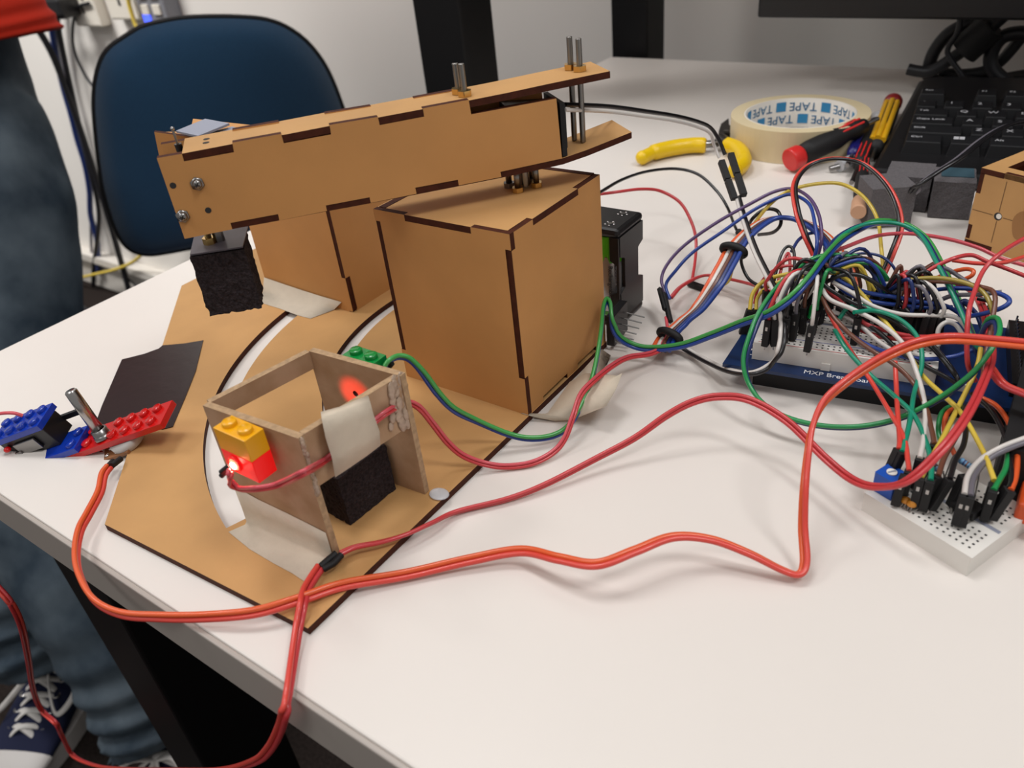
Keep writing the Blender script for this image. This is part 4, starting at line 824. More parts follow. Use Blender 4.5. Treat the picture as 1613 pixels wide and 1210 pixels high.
m=loft([SH[0],SH[1],SH[2],SH[3],SH[3]+V(0,.01,.18),top_],[.116,.109,.095,.092,.125,.12],48,.12,8,closed=False)
rim=loft([SH[0]+V(0,0,.004),SH[0]+V(0,0,-.001),SH[0]+V(0,0,-.004)],[.117,.118,.117],48,.2,8,closed=False)
so=obj('shirt', m, M['shirt'], per); q=so.modifiers.new('s','SOLIDIFY'); q.thickness=.004
# body under the clothes, one surface
def skinbody(name,nodes,edges,m,par):
    me=bpy.data.meshes.new(name); off=ROOTLOC[par.name]; me.from_pydata([Vector(p)-off for p,_ in nodes],edges,[]); me.materials.append(m)
    o=bpy.data.objects.new(name,me); link(o); o.parent=par; s=o.modifiers.new('skin','SKIN'); s.use_smooth_shade=True
    sv=me.skin_vertices[0].data
    for k,(p,r_) in enumerate(nodes): sv[k].radius=(r_,r_)
    sv[0].use_root=True
    u=o.modifiers.new('sub','SUBSURF'); u.levels=2; u.render_levels=2; return o
st_=top_
nd=[(hip+V(0,0,.03),.10),(hip+V(0,.01,.2),.085),(st_+V(0,0,-.1),.10),(st_+V(0,0,.02),.09),(st_+V(0,-.005,.11),.05),(st_+V(.01,-.01,.2),.075),(st_+V(.015,-.015,.28),.07),
 (Vector(LB[-1])+V(0,0,-.03),.07),(LB[5],.06),(LB[4],.05),(LB[2],.045),(LB[0],.035),(Vector(LA[-1])+V(0,0,-.03),.07),(LA[4],.06),(LA[3],.05),(LA[1],.045),(LA[0],.035),
 (st_+V(.14,-.10,.0),.045),(st_+V(.20,-.14,-.24),.035),(st_+V(.16,-.16,-.42),.026),(st_+V(-.14,.10,.0),.045),(st_+V(-.20,.12,-.24),.035),(st_+V(-.16,.10,-.42),.026)]
ed=[(0,1),(1,2),(2,3),(3,4),(4,5),(5,6),(0,7),(7,8),(8,9),(9,10),(10,11),(0,12),(12,13),(13,14),(14,15),(15,16),(3,17),(17,18),(18,19),(3,20),(20,21),(21,22)]
skinbody('body',nd,ed,M['skin'],per)
obj('hair', MB().ball(st_+V(.005,-.0,.285),.098,24,sc=(1,1,.8)), M['hair'], per)
def shoe(heel,d,ln,w,par,laces=True,seed=1):
    heel=Vector(heel); d=Vector(d).normalized(); s_=V(d.y,-d.x,0)
    secs=[(0,.034,.085),(.06,.040,.098),(.16,.040,.105),(.28,.041,.095),(.42,.043,.078),(.56,.047,.062),(.70,.050,.050),(.82,.049,.040),(.92,.040,.030),(.985,.018,.018)]
    def ring(f,hw,h,seg=20,base=.018):
        out=[]
        for k in range(seg):
            q=2*PI*k/seg; x=math.cos(q)*hw; y=math.sin(q)
            z=base+(h-base)*(.5+.5*(abs(y)**.8)*(1 if y>0 else -1)); out.append(heel+d*(f*ln)+s_*x*(w/.1)+V(0,0,z))
        return out
    m=MB(); vs=[]; seg=20
    for f,hw,h in secs: vs+=ring(f,hw*(.82 if f<.3 else .95),h)
    n=len(secs); m.add(vs,[(i*seg+k,(i+1)*seg+k,(i+1)*seg+(k+1)%seg,i*seg+(k+1)%seg) for i in range(n-1) for k in range(seg)],0,True); m.add(vs,[list(range(seg)),list(range((n-1)*seg,n*seg))[::-1]],0)
    sh=obj('shoe', m, M['canvas'], par)
    # sole
    out=[]; N=40
    for k in range(N):
        q=2*PI*k/N; f=.5-.5*math.cos(q); wid=.052*(w/.1)*(math.sin(PI*min(max(f,.001),.999))**.42)*(.86+.16*f); out.append(heel+d*(f*(ln+.01)-.005)+s_*wid*(1 if math.sin(q)>0 else -1)*(abs(math.sin(q))>1e-6)+V(0,0,.0))
    obj('sole', MB().extrude(out,(0,0,.026)), M['rubber'], sh, bevel=.004)
    # toe cap
    vs=[]; tc=[(.80,.050,.043),(.86,.048,.041),(.92,.042,.036),(.965,.030,.030),(1.0,.008,.022)]
    for f,hw,h in tc: vs+=ring(f,hw*1.0,h)
    m=MB(); n=len(tc); m.add(vs,[(i*seg+k,(i+1)*seg+k,(i+1)*seg+(k+1)%seg,i*seg+(k+1)%seg) for i in range(n-1) for k in range(seg)],0,True); obj('toe_cap', m, M['rubber'], sh)
    def topz(f):
        for (a,_,ha),(b,_,hb) in zip(secs,secs[1:]):
            if a<=f<=b: return ha+(hb-ha)*(f-a)/(b-a)
    for k in range(6):
        f=.30+.075*k; z=topz(f)+.002; hw=.024-.001*k
        a=heel+d*(f*ln)+s_*hw+V(0,0,z-.006); b=heel+d*((f+.05)*ln)-s_*hw+V(0,0,topz(f+.05)-.004); c_=heel+d*((f+.025)*ln)+V(0,0,topz(f+.025)+.005)
        obj('lace', MB().tube(smooth([a,c_,b]),.0042,8,flat=.4), M['lace'], sh)
        a2=heel+d*(f*ln)-s_*hw+V(0,0,z-.006); b2_=heel+d*((f+.05)*ln)+s_*hw+V(0,0,topz(f+.05)-.004)
        obj('lace', MB().tube(smooth([a2,c_+V(0,0,.002),b2_]),.0042,8,flat=.4), M['lace'], sh)
        for e in (a,a2): obj('eyelet', MB().lathe([(.0025,0),(.0050,0),(.0050,.0016),(.0025,.0016)],e+(s_ if e is a else -s_)*.004+V(0,0,-.001),(0,0,1),14), M['alu'], sh)
    k0=heel+d*(.34*ln)+V(0,0,topz(.34)+.006)
    for sg in (1,-1):
        obj('lace_loop', MB().tube(smooth([k0,k0+s_*.03*sg+V(0,0,.012)+d*.01,k0+s_*.062*sg+d*.045+V(0,0,-.012),k0+s_*.045*sg+d*.075+V(0,0,-.03),k0+s_*.018*sg+d*.04+V(0,0,-.012),k0]),.0038,8,flat=.4), M['lace'], sh)
    return sh
sA=[(-1.00156,.21048,-.74),(-.92219,.06256,-.74)]
shoe(Vector(sA[0])+V(-.03,.03,0),Vector(sA[1])-Vector(sA[0]),.25,.10,per)
sB=Vector(LB[0]); shoe((sB.x-.035,sB.y+.055,-.74),(.60,-.80,0),.255,.092,per)
# ================================================================ wires
def offs(P, k, n, r, tw=.0, tw0=0.):
    out=[]; N=len(P)
    for i,p in enumerate(P):
        t=(P[min(i+1,N-1)]-P[max(i-1,0)]).normalized(); s_=t.cross(V(0,0,1))
        s_=s_.normalized() if s_.length>.05 else V(1,0,0); u=s_.cross(t); a=tw0+tw*i/N*2*PI
        out.append(p+(s_*math.cos(a)+u*math.sin(a))*((k-(n-1)/2)*2*r*.96))
    return out
def dupont(par, p, d, ln=.0125, w_=.0027, m='black_soft'):
    d=Vector(d).normalized(); a=d.cross(V(0,0,1)); a=a.normalized() if a.length>.05 else V(1,0,0); b=a.cross(d); rot=Matrix((a,b,d)).transposed()
    c=Vector(p)+d*ln/2; o=obj('connector_shell', MB().box(c,(w_,w_,ln),rot), M[m], par, bevel=.0002)
    obj('shell_window', MB().box(c-d*ln*.18-b*w_*.5,(w_*.35,.0001,ln*.14),rot), M['alu'], o)
    obj('pin', MB().cyl(Vector(p)+d*ln,Vector(p)+d*(ln+.002),.00035,seg=6), M['alu'], par)
NW=0
def wire(lab, pts, cols, r=.00062, ends='', tw=.0, tw0=0., name=None, cat='wire', grp=None, ed=None, n=9):
    cols=cols.split(); P=smooth(pts,n); k=len(cols)
    name=name or ('jumper_wire' if k==1 else 'ribbon_cable')
    if k==1 and not ends:
        return tag(obj(name, MB().tube(P,r,8), WC[cols[0]]), lab, cat, grp)
    t=thing(name, tuple(P[len(P)//2]), lab, cat, grp)
    for i,c in enumerate(cols):
        Q=offs(P,i,k,r,tw,tw0) if k>1 else P
        obj('wire_core', MB().tube(Q,r,8), WC[c], t)
        if 's' in ends: dupont(t,Q[0],Q[0]-Q[3]) if not ed else dupont(t,Q[0],ed)
        if 'e' in ends: dupont(t,Q[-1],(Q[-1]-Q[-4]) if not ed else ed)
    return t
# --- long red pairs
wire('red two-core cable looping over the desk edge, across the front and up over the breadboard',
 [(-.29793,.10246,.006),(-.29352,.09756,.007),(-.2862,.09098,.006),(-.27831,.08161,.006),(-.27225,.07437,.006),(-.26218,.06701,.006),(-.25175,.06177,.005),(-.23694,.05812,.004),(-.22397,.0597,.003),(-.21101,.06567,.003),(-.19605,.07289,.0045),(-.18089,.08209,.0062),(-.17169,.09307,.0065),(-.1646,.10593,.0048),(-.15029,.12136,.003),(-.13467,.13665,.004),(-.12059,.14702,.006),(-.10535,.14728,.01),(-.09244,.14957,.012),(-.08421,.15965,.013),(-.0764,.17105,.013),(-.06616,.17773,.011),(-.05439,.18061,.008),(-.04452,.18269,.004),(-.03931,.18425,.003),(-.03889,.18851,.005),(-.04269,.19613,.012),(-.04546,.20269,.022),(-.04776,.21075,.029),(-.04947,.21898,.034),(-.04902,.22713,.039),(-.04542,.23496,.043),(-.04015,.245,.046),(-.03455,.25401,.048),(-.0278,.26093,.05),(-.01946,.26766,.05),(-.00671,.27141,.05),(.00575,.27421,.05)],'redo orange',.0010,tw=.8,tw0=.6)
wire('red two-core cable from the taped joint at the gate to the breadboard wires',
 [(-.17434,.115,.0065),(-.17201,.12007,.0062),(-.16607,.12662,.0058),(-.16123,.13447,.005),(-.15768,.14414,.004),(-.15475,.15493,.002),(-.14207,.16964,.002),(-.13324,.18238,.003),(-.12207,.20153,.006),(-.11267,.21487,.01),(-.10474,.22598,.016),(-.09764,.23319,.02),(-.08964,.2383,.022),(-.07846,.24159,.022),(-.06255,.23755,.02),(-.04573,.22819,.016),(-.03427,.22108,.016),(-.02582,.21689,.02),(-.01802,.21418,.028),(-.01205,.22202,.036),(-.00838,.23692,.04),(-.00692,.25945,.04),(-.00731,.28257,.038),(-.01224,.30881,.036),(-.01846,.33035,.035),(-.02435,.34073,.034),(-.02934,.3415,.032)],'red red',.0008,tw=.6,tw0=.3)
wire('red two-core cable hanging from the taped joint down past the desk edge',
 [(-.17617,.10726,.0062),(-.17453,.10191,.0063),(-.17201,.09656,.0068),(-.16813,.09163,.007),(-.16553,.08677,.0045),(-.15966,.07905,.003),(-.1537,.07211,.003),(-.15042,.068,.0025)]+[(-.14874,.0645,.00023),(-.15704,.0645,-.0154),(-.17059,.0645,-.03728),(-.1882,.0645,-.06037),(-.22444,.0645,-.09847),(-.28483,.0645,-.15308),(-.38753,.0645,-.24451),(-.4793,.0645,-.32304),(-.54033,.0645,-.36301),(-.52832,.0645,-.32669),(-.51747,.0645,-.30138),(-.53652,.0645,-.29876),(-.51045,.0645,-.25385),(-.45849,.0645,-.18662),(-.41668,.0645,-.13019),(-.40386,.0645,-.10416),(-.40875,.0645,-.09456),(-.42358,.0645,-.08805)],'red redo',.0010,tw=.5,tw0=.5)
j=thing('cable_joint',tuple(Vector([(-.17488,.10986,.006)][0])),'black shrink-wrapped joint between two red cables at the foot of the gate','connector')
q=[(-.17598,.10715,.0064),(-.1755,.11132,.0068),(-.17508,.11403,.007),(-.17342,.11473,.0066),(-.17314,.11041,.0064),(-.17452,.10687,.0062)]
obj('shrink_sleeve', MB().tube([q[0],q[1],q[2]],.0013,10), M['black_soft'], j); obj('shrink_sleeve', MB().tube([q[5],q[4],q[3]],.0012,10), M['black_soft'], j)
wire('red cable from the lit red brick, taped to the gate rail, dipping to the desk',
 [tuple(lc+V(-.001,-.002,-.002))]+[(-.194,.098,.04755),(-.19573,.098,.04314)]+[(-.1943,.0995,.03988),(-.184,.0995,.04423)]+[(-.17846,.104,.04489),(-.16293,.104,.05606)]+[(-.17472,.11806,.04445),(-.17386,.12451,.04486),(-.17279,.13252,.04545),(-.17166,.14103,.04699),(-.17071,.14813,.04746)]+[(-.1767,.16138,.04),(-.17491,.16541,.036),(-.17369,.16965,.026),(-.17093,.17278,.016),(-.16655,.17565,.009),(-.1599,.18031,.004),(-.15278,.18504,.002),(-.1452,.1917,.002),(-.14096,.20011,.003),(-.13946,.20668,.006),(-.13973,.21416,.012),(-.14137,.22333,.016),(-.14103,.2332,.017),(-.14183,.25089,.014),(-.14106,.26394,.011),(-.13584,.27531,.008),(-.13231,.2843,.008)],'red pink',.0007,tw=.2,tw0=1.2)
wire('green and blue pair from the green brick, dipping to the desk, rising by the holder',
 [(-.18584,.16309,.052),(-.18519,.16552,.0535),(-.18457,.16956,.053),(-.18216,.17231,.051),(-.17915,.17451,.045),(-.17638,.1779,.034),(-.17335,.18185,.025),(-.16935,.18912,.016),(-.15971,.19604,.008),(-.15247,.20088,.005),(-.14612,.2075,.004),(-.14297,.21481,.005),(-.14256,.2247,.009),(-.14335,.23436,.014),(-.14589,.24467,.02),(-.15071,.25755,.026),(-.15701,.27067,.028),(-.15913,.2775,.029),(-.15645,.27612,.028),(-.15307,.27143,.023),(-.15093,.27191,.016),(-.14736,.27596,.01),(-.13906,.27861,.008),(-.12454,.28077,.012),(-.11082,.28275,.02),(-.09706,.28206,.03),(-.08615,.27963,.038),(-.07894,.28267,.045),(-.07524,.29274,.05),(-.0743,.30944,.052),(-.07365,.33495,.05),(-.06932,.3605,.047),(-.06326,.37029,.045),(-.05578,.37534,.042),(-.0457,.36687,.04),(-.03472,.34481,.038),(-.02425,.32392,.034),(-.01641,.31131,.028)],'blue green2',.0009,tw=.25,tw0=.9)
o=thing('green_brick_leads',tuple(Vector([(-.18838,.16671,.05)][0])),'short black sleeves where wires leave the green brick','connector')
q=[(-.18787,.1627,.05),(-.18523,.16543,.053),(-.18831,.164,.048),(-.1844,.16575,.0525)]; obj('sleeve', MB().tube(q[:2],.0010,10), M['black_soft'], o); obj('sleeve', MB().tube(q[2:],.0010,10), M['black_soft'], o)
o=thing('led_leads',tuple(lc),'short black sleeves where the cable leaves the lit red brick','connector')
obj('sleeve', MB().tube([lc+V(-.0004,-.0018,.0004),lc+V(-.0030,-.0040,-.0018)],.0009,10), M['black_soft'], o); obj('sleeve', MB().tube([lc+V(-.0010,-.0020,-.0008),lc+V(-.0034,-.0042,-.0034)],.0009,10), M['black_soft'], o)
q=[(-.30271,.10637,.004),(-.29814,.10142,.006),(-.29969,.1085,.005),(-.29654,.10298,.0065)]; o=thing('knob_sensor_leads',q[0],'short black sleeves under the tilted knob sensor','connector')
obj('sleeve', MB().tube(q[:2],.0013,10), M['black_soft'], o); obj('sleeve', MB().tube(q[2:],.0013,10), M['black_soft'], o)
wire('thin red wire leaving the microswitch at the left picture edge', [(-.34981,.09758,.018),(-.35189,.09557,.02),(-.35664,.09314,.02),(-.36556,.08952,.018)],'pink',.0008)
# --- servo pair at the arm's back and the two long connectors
sv=[(-.17261,.27342,.116),(-.1701,.30492,.107),(-.16527,.33134,.098),(-.16306,.35724,.089),(-.16128,.37994,.08),(-.15867,.39042,.074),(-.15496,.39409,.066),(-.15141,.39299,.06)]
wire('black wire from the open right end of the arm to the in-line plug', sv,'black',.0010)
wire('white wire hanging just under the black one from the arm end',[(-.16874,.26708,.116),(-.16633,.29804,.107),(-.16167,.32411,.098),(-.15955,.34965,.089),(-.15845,.37191,.08),(-.15595,.38235,.074),(-.15573,.38843,.066),(-.15226,.38745,.06)],'white',.0008)
dp=thing('inline_connector',tuple(Vector(sv[-1])),'two long black jumper plugs joined in line, hanging right of the cutters','connector')
q=[(-.15162,.38867,.058),(-.13822,.37518,.044),(-.15009,.39763,.059),(-.13485,.37926,.045)]
for a_,b_ in ((q[0],q[1]),(q[2],q[3])):
    a_=Vector(a_); b_=Vector(b_); d=(b_-a_).normalized(); s_=d.cross(V(0,0,1)).normalized(); rot=Matrix((s_,s_.cross(d),d)).transposed()
    for f0,f1 in ((0,.49),(.51,1)): obj('connector_shell', MB().box(a_+(b_-a_)*(f0+f1)/2,(.0031,.0031,(b_-a_).length*(f1-f0)),rot), M['black_soft'], dp, bevel=.0002)
wire('black and white pair falling from the in-line plug, looping under the carrier',
 [(-.13803,.37898,.044),(-.12629,.35751,.042),(-.10998,.32937,.04),(-.0959,.30847,.038),(-.08622,.29584,.034),(-.0806,.28285,.03),(-.07889,.2756,.0245),(-.08191,.27411,.0175),(-.08739,.27017,.0145),(-.09819,.2741,.01),(-.11227,.28429,.005),(-.12474,.29199,.003),(-.13349,.29363,.006),(-.13792,.29749,.008)],'black white',.0009,tw=0,tw0=0)
wire('black battery lead arching to a small bead on the desk', [(-.2069,.35787,.045),(-.20739,.38408,.043),(-.20633,.41361,.038),(-.19835,.43598,.033),(-.18512,.43884,.03),(-.17103,.43279,.024),(-.16128,.42601,.018),(-.15749,.42775,.008),(-.15568,.42891,.003)],'black',.0009,name='battery_wire')
wire('red battery lead arching down to a short plug on the desk', [(-.21214,.36686,.04),(-.20402,.3739,.04),(-.19666,.38631,.038),(-.18999,.39681,.034),(-.17943,.39955,.028),(-.17132,.39664,.02),(-.16486,.39044,.012),(-.15931,.3775,.005),(-.15288,.359,.002)],'red',.0009,name='battery_wire')
t=thing('loose_plug',tuple(Vector([(-.14965,.35583,.0015)][0])),'small black plug lying on the desk at the end of the red battery lead','connector')
q=[(-.15228,.35602,.002),(-.14541,.35425,.002)]; obj('connector_shell', MB().box((Vector(q[0])+Vector(q[1]))/2,((Vector(q[1])-Vector(q[0])).length+.003,.0027,.0027),rotz(math.atan2(q[1][1]-q[0][1],q[1][0]-q[0][0]))), M['black_soft'], t, bevel=.0002)
t=thing('cable_bead',tuple(Vector([(-.15375,.42814,.002)][0])),'tiny black bead at the end of the black battery lead','connector'); obj('bead', MB().ball([(-.15359,.42771,.0022)][0],.0022,12), M['black_soft'], t)
# --- five-wire bundle with ties
wire('bundle of orange, white, brown and dark blue wires bent over the desk, tied twice', [(-.13436,.28201,.006),(-.13516,.29233,.008),(-.13129,.29889,.013),(-.12618,.30464,.019),(-.12258,.31357,.027),(-.12175,.3258,.033),(-.12175,.33688,.037),(-.11885,.34888,.041),(-.11368,.35983,.043),(-.1042,.36351,.043),(-.09385,.35951,.042),(-.08391,.3513,.04),(-.07224,.33657,.036),(-.06688,.33174,.03)],'orange white brown navy blue',.00115,tw=.04,tw0=.25)
for k,(q,l_) in enumerate((([(-.13437,.28862,.0085),(-.1334,.29327,.01)],'black cable tie holding the wire bundle near the desk'),([(-.12227,.33067,.035),(-.12148,.33699,.037)],'black cable tie round the middle of the raised wire bundle'))):
    q0=Vector(q[0]); q1=Vector(q[1]); d=(q1-q0).normalized(); s_=d.cross(V(0,0,1)).normalized(); u_=s_.cross(d)
    mb=MB(); ring=[(q0+q1)/2+s_*math.cos(2*PI*i/24)*.0056+u_*math.sin(2*PI*i/24)*.0030 for i in range(25)]
    mb.tube(ring,.0018,8,cap=False); tag(obj('cable_tie', mb, M['black_soft']), l_,'cable tie')
wire('purple wire arching high from a black joint near the holder',[(-.15332,.32704,.01),(-.15838,.33311,.014),(-.15809,.33975,.02),(-.15235,.34815,.028),(-.14004,.35812,.038),(-.12743,.36651,.046),(-.1179,.37426,.051),(-.10915,.37542,.053),(-.09885,.36684,.053),(-.09043,.35482,.05),(-.08553,.34473,.044),(-.08534,.34163,.036)],'purple',.00085)
wire('blue wire arching just inside the purple one, from the same joint',[(-.14872,.32244,.01),(-.15362,.32828,.014),(-.15089,.33256,.02),(-.14517,.34048,.028),(-.13304,.34988,.038),(-.12289,.36036,.046),(-.11348,.36782,.051),(-.10706,.36817,.053),(-.09697,.35992,.053),(-.09026,.34777,.05),(-.08547,.33809,.044),(-.08533,.33519,.036)],'blue',.00085)
wire('red pair from the joint below the purple arch to the tie', [(-.14393,.30808,.008),(-.13946,.30005,.008),(-.13595,.29196,.008),(-.13629,.28602,.006)],'pink',.0008)
t=thing('inline_joint',tuple(Vector([(-.14737,.31453,.011)][0])),'two black jumper plugs joined upright beside the battery holder','connector')
q=[(-.15552,.32503,.013),(-.14594,.31154,.01),(-.15198,.32273,.012),(-.14018,.30506,.008)]; 
for a_,b_ in ((q[0],q[1]),(q[2],q[3])): obj('connector_shell', MB().tube([a_,b_],.0014,4), M['black_soft'], t)
wire('pale red cable running along the desk behind the bundle into the left connectors', [(-.15185,.32997,.006),(-.15217,.34516,.006),(-.14646,.36046,.006),(-.13151,.3578,.008),(-.11442,.34692,.013),(-.10139,.33076,.02)],'pink red',.0008,tw0=.5)
wire('yellow wire in a tall loop from the tie to the desk and back', [(-.14023,.35443,.003),(-.13162,.35384,.008),(-.12847,.35288,.018),(-.12499,.35458,.03),(-.12145,.36029,.04),(-.11662,.36693,.048),(-.11074,.37586,.052),(-.10161,.3854,.053),(-.09131,.39191,.052),(-.07972,.38935,.048),(-.06998,.37936,.042),(-.0631,.36189,.036),(-.05867,.35322,.028)],'yellow',.0009)
wire('black wire curling behind the orange bundle', [(-.12911,.36961,.03),(-.12423,.36346,.04),(-.11972,.36772,.044),(-.11336,.36754,.044),(-.10991,.36313,.04),(-.11377,.365,.034),(-.12342,.37254,.028)],'black',.0009)
wire('black wire drooping from the cable tie to the left connectors', [(-.11946,.3395,.034),(-.11917,.3382,.028),(-.11387,.33523,.022),(-.10507,.33262,.02)],'black',.0008)
wire('tall red and black loop standing over the breadboard',
 [(-.08745,.34293,.036),(-.09313,.34545,.044),(-.10045,.35384,.052),(-.10699,.36916,.058),(-.10601,.38355,.062),(-.09731,.3918,.064),(-.08499,.39624,.062),(-.07221,.38763,.058),(-.06252,.37631,.052),(-.05755,.3673,.044),(-.05734,.35696,.036),(-.0584,.34987,.028)],'redo black',.00085,tw=.05,tw0=.0)
wire('small black hoop on the left of the breadboard', [(-.0945,.30822,.026),(-.09552,.3153,.038),(-.09613,.3236,.044),(-.09432,.32679,.046),(-.09107,.3243,.044),(-.08789,.31629,.036),(-.08796,.31119,.026)],'black',.0007,'se',ed=(0,0,-1))
wire('small red hoop beside the black hoop on the left', [(-.0929,.30768,.026),(-.09497,.31994,.036),(-.09542,.32731,.041),(-.09439,.32846,.041),(-.09129,.32153,.036),(-.08986,.31352,.026)],'red',.0007,'se',ed=(0,0,-1))
wire('red wire arch low over the left connectors', [(-.10333,.3136,.022),(-.10234,.31477,.03),(-.09916,.31813,.036),(-.09328,.32155,.039),(-.08719,.32364,.038),(-.08243,.33164,.03)],'red',.00065)
wire('yellow wire arching from the leftmost connector, outer one', [(-.10184,.3038,.024),(-.10246,.30809,.03),(-.09897,.31227,.035),(-.09019,.31407,.039),(-.08119,.31488,.041),(-.07256,.31641,.042),(-.06376,.31285,.041),(-.05106,.30591,.034),(-.03822,.29566,.028),(-.02782,.28583,.022),(-.01856,.2746,.0225),(-.01074,.26545,.0225),(-.00138,.2476,.0222),(.00278,.23734,.022),(.00401,.23408,.0218)],'yellow',.0009,'s',ed=(-.2,-.1,-1))
wire('yellow wire arching just inside the outer yellow one', [(-.09939,.30492,.024),(-.10026,.30799,.028),(-.09748,.3086,.033),(-.09212,.31245,.036),(-.08453,.31539,.038),(-.08066,.32177,.041),(-.07595,.32716,.044),(-.06723,.32408,.044),(-.06,.32412,.038),(-.05387,.32472,.03)],'yellow',.0008,'s',ed=(-.2,-.1,-1))
wire('long green wire sweeping a wide loop below the carrier to the right', [(-.05037,.31808,.034),(-.05772,.32161,.044),(-.06663,.31988,.048),(-.07631,.3178,.048),(-.08274,.30968,.046),(-.08688,.29531,.043),(-.08909,.28059,.038),(-.089,.26961,.032),(-.08846,.26284,.024),(-.08455,.25865,.017),(-.07627,.25463,.012),(-.06551,.25285,.01),(-.0527,.254,.01),(-.04016,.25751,.012),(-.02881,.26199,.017),(-.01867,.2663,.026),(-.0113,.2704,.036),(-.00811,.27563,.043),(-.00735,.28458,.046),(-.00923,.29354,.046),(-.01187,.29658,.043),(-.01272,.29821,.036)],'navy green',.0009,tw=.1,tw0=.6)
wire('dark green and blue pair dropping steeply over the right part of the breadboard', [(-.06836,.31615,.04),(-.07333,.31818,.044),(-.07628,.3181,.047),(-.07602,.33399,.05),(-.06974,.34944,.051),(-.0581,.35551,.051),(-.04644,.34949,.05),(-.03441,.32808,.047),(-.02337,.31221,.04),(-.01426,.29976,.032),(-.01122,.30187,.026)],'navy teal',.0009,tw=.1,tw0=.2)
wire('green arch with a dark partner over the middle connectors', [(-.07832,.32616,.044),(-.07,.32845,.046),(-.06186,.32742,.045),(-.05549,.32818,.04),(-.05186,.3309,.032)],'green',.0007,'e',ed=(0,0,-1))
wire('blue arch over the middle of the breadboard', [(-.07123,.32914,.044),(-.06434,.3315,.046),(-.05653,.33071,.046),(-.05054,.32913,.042),(-.04918,.33104,.034)],'navy',.0006,'e',ed=(0,0,-1))
wire('blue wire running back from the hoops behind the breadboard', [(-.09525,.33475,.04),(-.09514,.34342,.042),(-.09296,.35198,.042),(-.08851,.35712,.04),(-.0833,.34613,.036)],'navy',.0008)
# --- fan from the knot
kn=(1292,432)
wire('green and dark strand leading left off the knot of wires', [(-.07496,.30977,.046),(-.07744,.29851,.042),(-.08325,.29434,.036),(-.09024,.29275,.031)],'brown',.0009)
wire('white strand leaving the knot towards the left connectors', [(-.07504,.30873,.045),(-.07705,.30276,.038),(-.08016,.30384,.032)],'white',.0009)
wire('black strand from the knot bending to the green terminal', [(-.07559,.31273,.046),(-.07689,.30495,.042),(-.07824,.30145,.036),(-.07964,.30353,.028)],'black',.0009)
wire('black wire crossing from the knot along the breadboard to the right end', [(-.07721,.31771,.047),(-.07479,.30665,.046),(-.07108,.30227,.043),(-.06048,.30236,.038),(-.04801,.30329,.034),(-.03784,.30289,.03),(-.02723,.29928,.026),(-.01861,.29279,.022),(-.01544,.2928,.018)],'black',.0009)
wire('second black wire arching high over the middle connectors', [(-.07235,.30694,.042),(-.06673,.30761,.046),(-.06009,.31049,.046),(-.05269,.31249,.042),(-.04647,.31572,.036),(-.03747,.31036,.032)],'black',.0009)
wire('white wire lying across the breadboard from knot to right end', [(-.06964,.30813,.042),(-.0619,.30656,.04),(-.05257,.30588,.036),(-.04183,.30727,.034),(-.03102,.31111,.034),(-.02344,.31293,.034),(-.01806,.31215,.03)],'white',.0009)
wire('blue wire arching across to the right connectors, upper one', [(-.07173,.31354,.042),(-.06452,.31153,.04),(-.05571,.31228,.038),(-.04644,.31488,.037),(-.03709,.31639,.036),(-.02813,.31898,.035),(-.02083,.32193,.03)],'blue',.0009)
wire('blue wire just below the upper blue one, lying lower', [(-.07101,.31372,.04),(-.06389,.31071,.037),(-.05507,.3115,.035),(-.04578,.31416,.034),(-.03665,.31596,.034),(-.02598,.32081,.034)],'blue',.0009)
wire('brown wire from the knot down to the small breadboard', [(-.07592,.30853,.042),(-.06854,.29578,.038),(-.05812,.28693,.034),(-.04697,.28264,.03),(-.03702,.28187,.026),(-.02885,.27812,.022),(-.02237,.26578,.0218),(-.01799,.25322,.0218),(-.01531,.24468,.0218)],'brown',.0009,'e',ed=(0, 0, -1))
wire('light brown wire beside the brown one, down to the small breadboard', [(-.07499,.30678,.043),(-.06813,.29779,.04),(-.05793,.29797,.037),(-.04619,.29577,.034),(-.03622,.29036,.03),(-.0289,.28193,.024),(-.02256,.26568,.0218),(-.01906,.24664,.0218),(-.01783,.23499,.0218)],'white',.0009,'e',ed=(0, 0, -1))
wire('orange-red wire from the knot down into the left plug of the small board', [(-.0764,.31048,.041),(-.06938,.29943,.036),(-.06142,.29184,.03),(-.05243,.28375,.025),(-.04191,.27196,.0218),(-.03115,.25481,.0218),(-.02467,.24372,.0218),(-.02093,.23223,.0218),(-.01937,.22685,.0218)],'redo',.00085,'e',ed=(0, 0, -1))
wire('second orange-red wire hanging straighter to the small board', [(-.03754,.28411,.026),(-.03398,.27354,.0218),(-.02988,.2576,.0218),(-.02594,.24305,.0218),(-.02469,.23667,.0218)],'redo',.0009,'e',ed=(-.15, -.15, -1))
wire('teal wire crossing down under the long green loop to the small board', [(-.06251,.29133,.03),(-.05494,.28316,.027),(-.04451,.27761,.022),(-.03294,.26713,.0218),(-.02454,.25819,.0218),(-.01744,.24356,.0218),(-.01384,.23232,.0218),(-.0126,.22516,.0218)],'teal',.0009,'e',ed=(0, 0, -1))
wire('teal wire hanging nearly straight down behind the red one', [(-.05703,.29412,.038),(-.05045,.30222,.036),(-.04068,.30219,.034),(-.03272,.29724,.03),(-.02872,.28764,.025),(-.02753,.27213,.0218),(-.02481,.25175,.0218),(-.02349,.23577,.0218)],'teal',.0009,'e',ed=(-.15, -.15, -1))
wire('teal loop standing over the front of the breadboard', [(-.06355,.30107,.03),(-.06149,.30348,.034),(-.05693,.3039,.036),(-.05088,.30203,.036)],'teal',.0009)
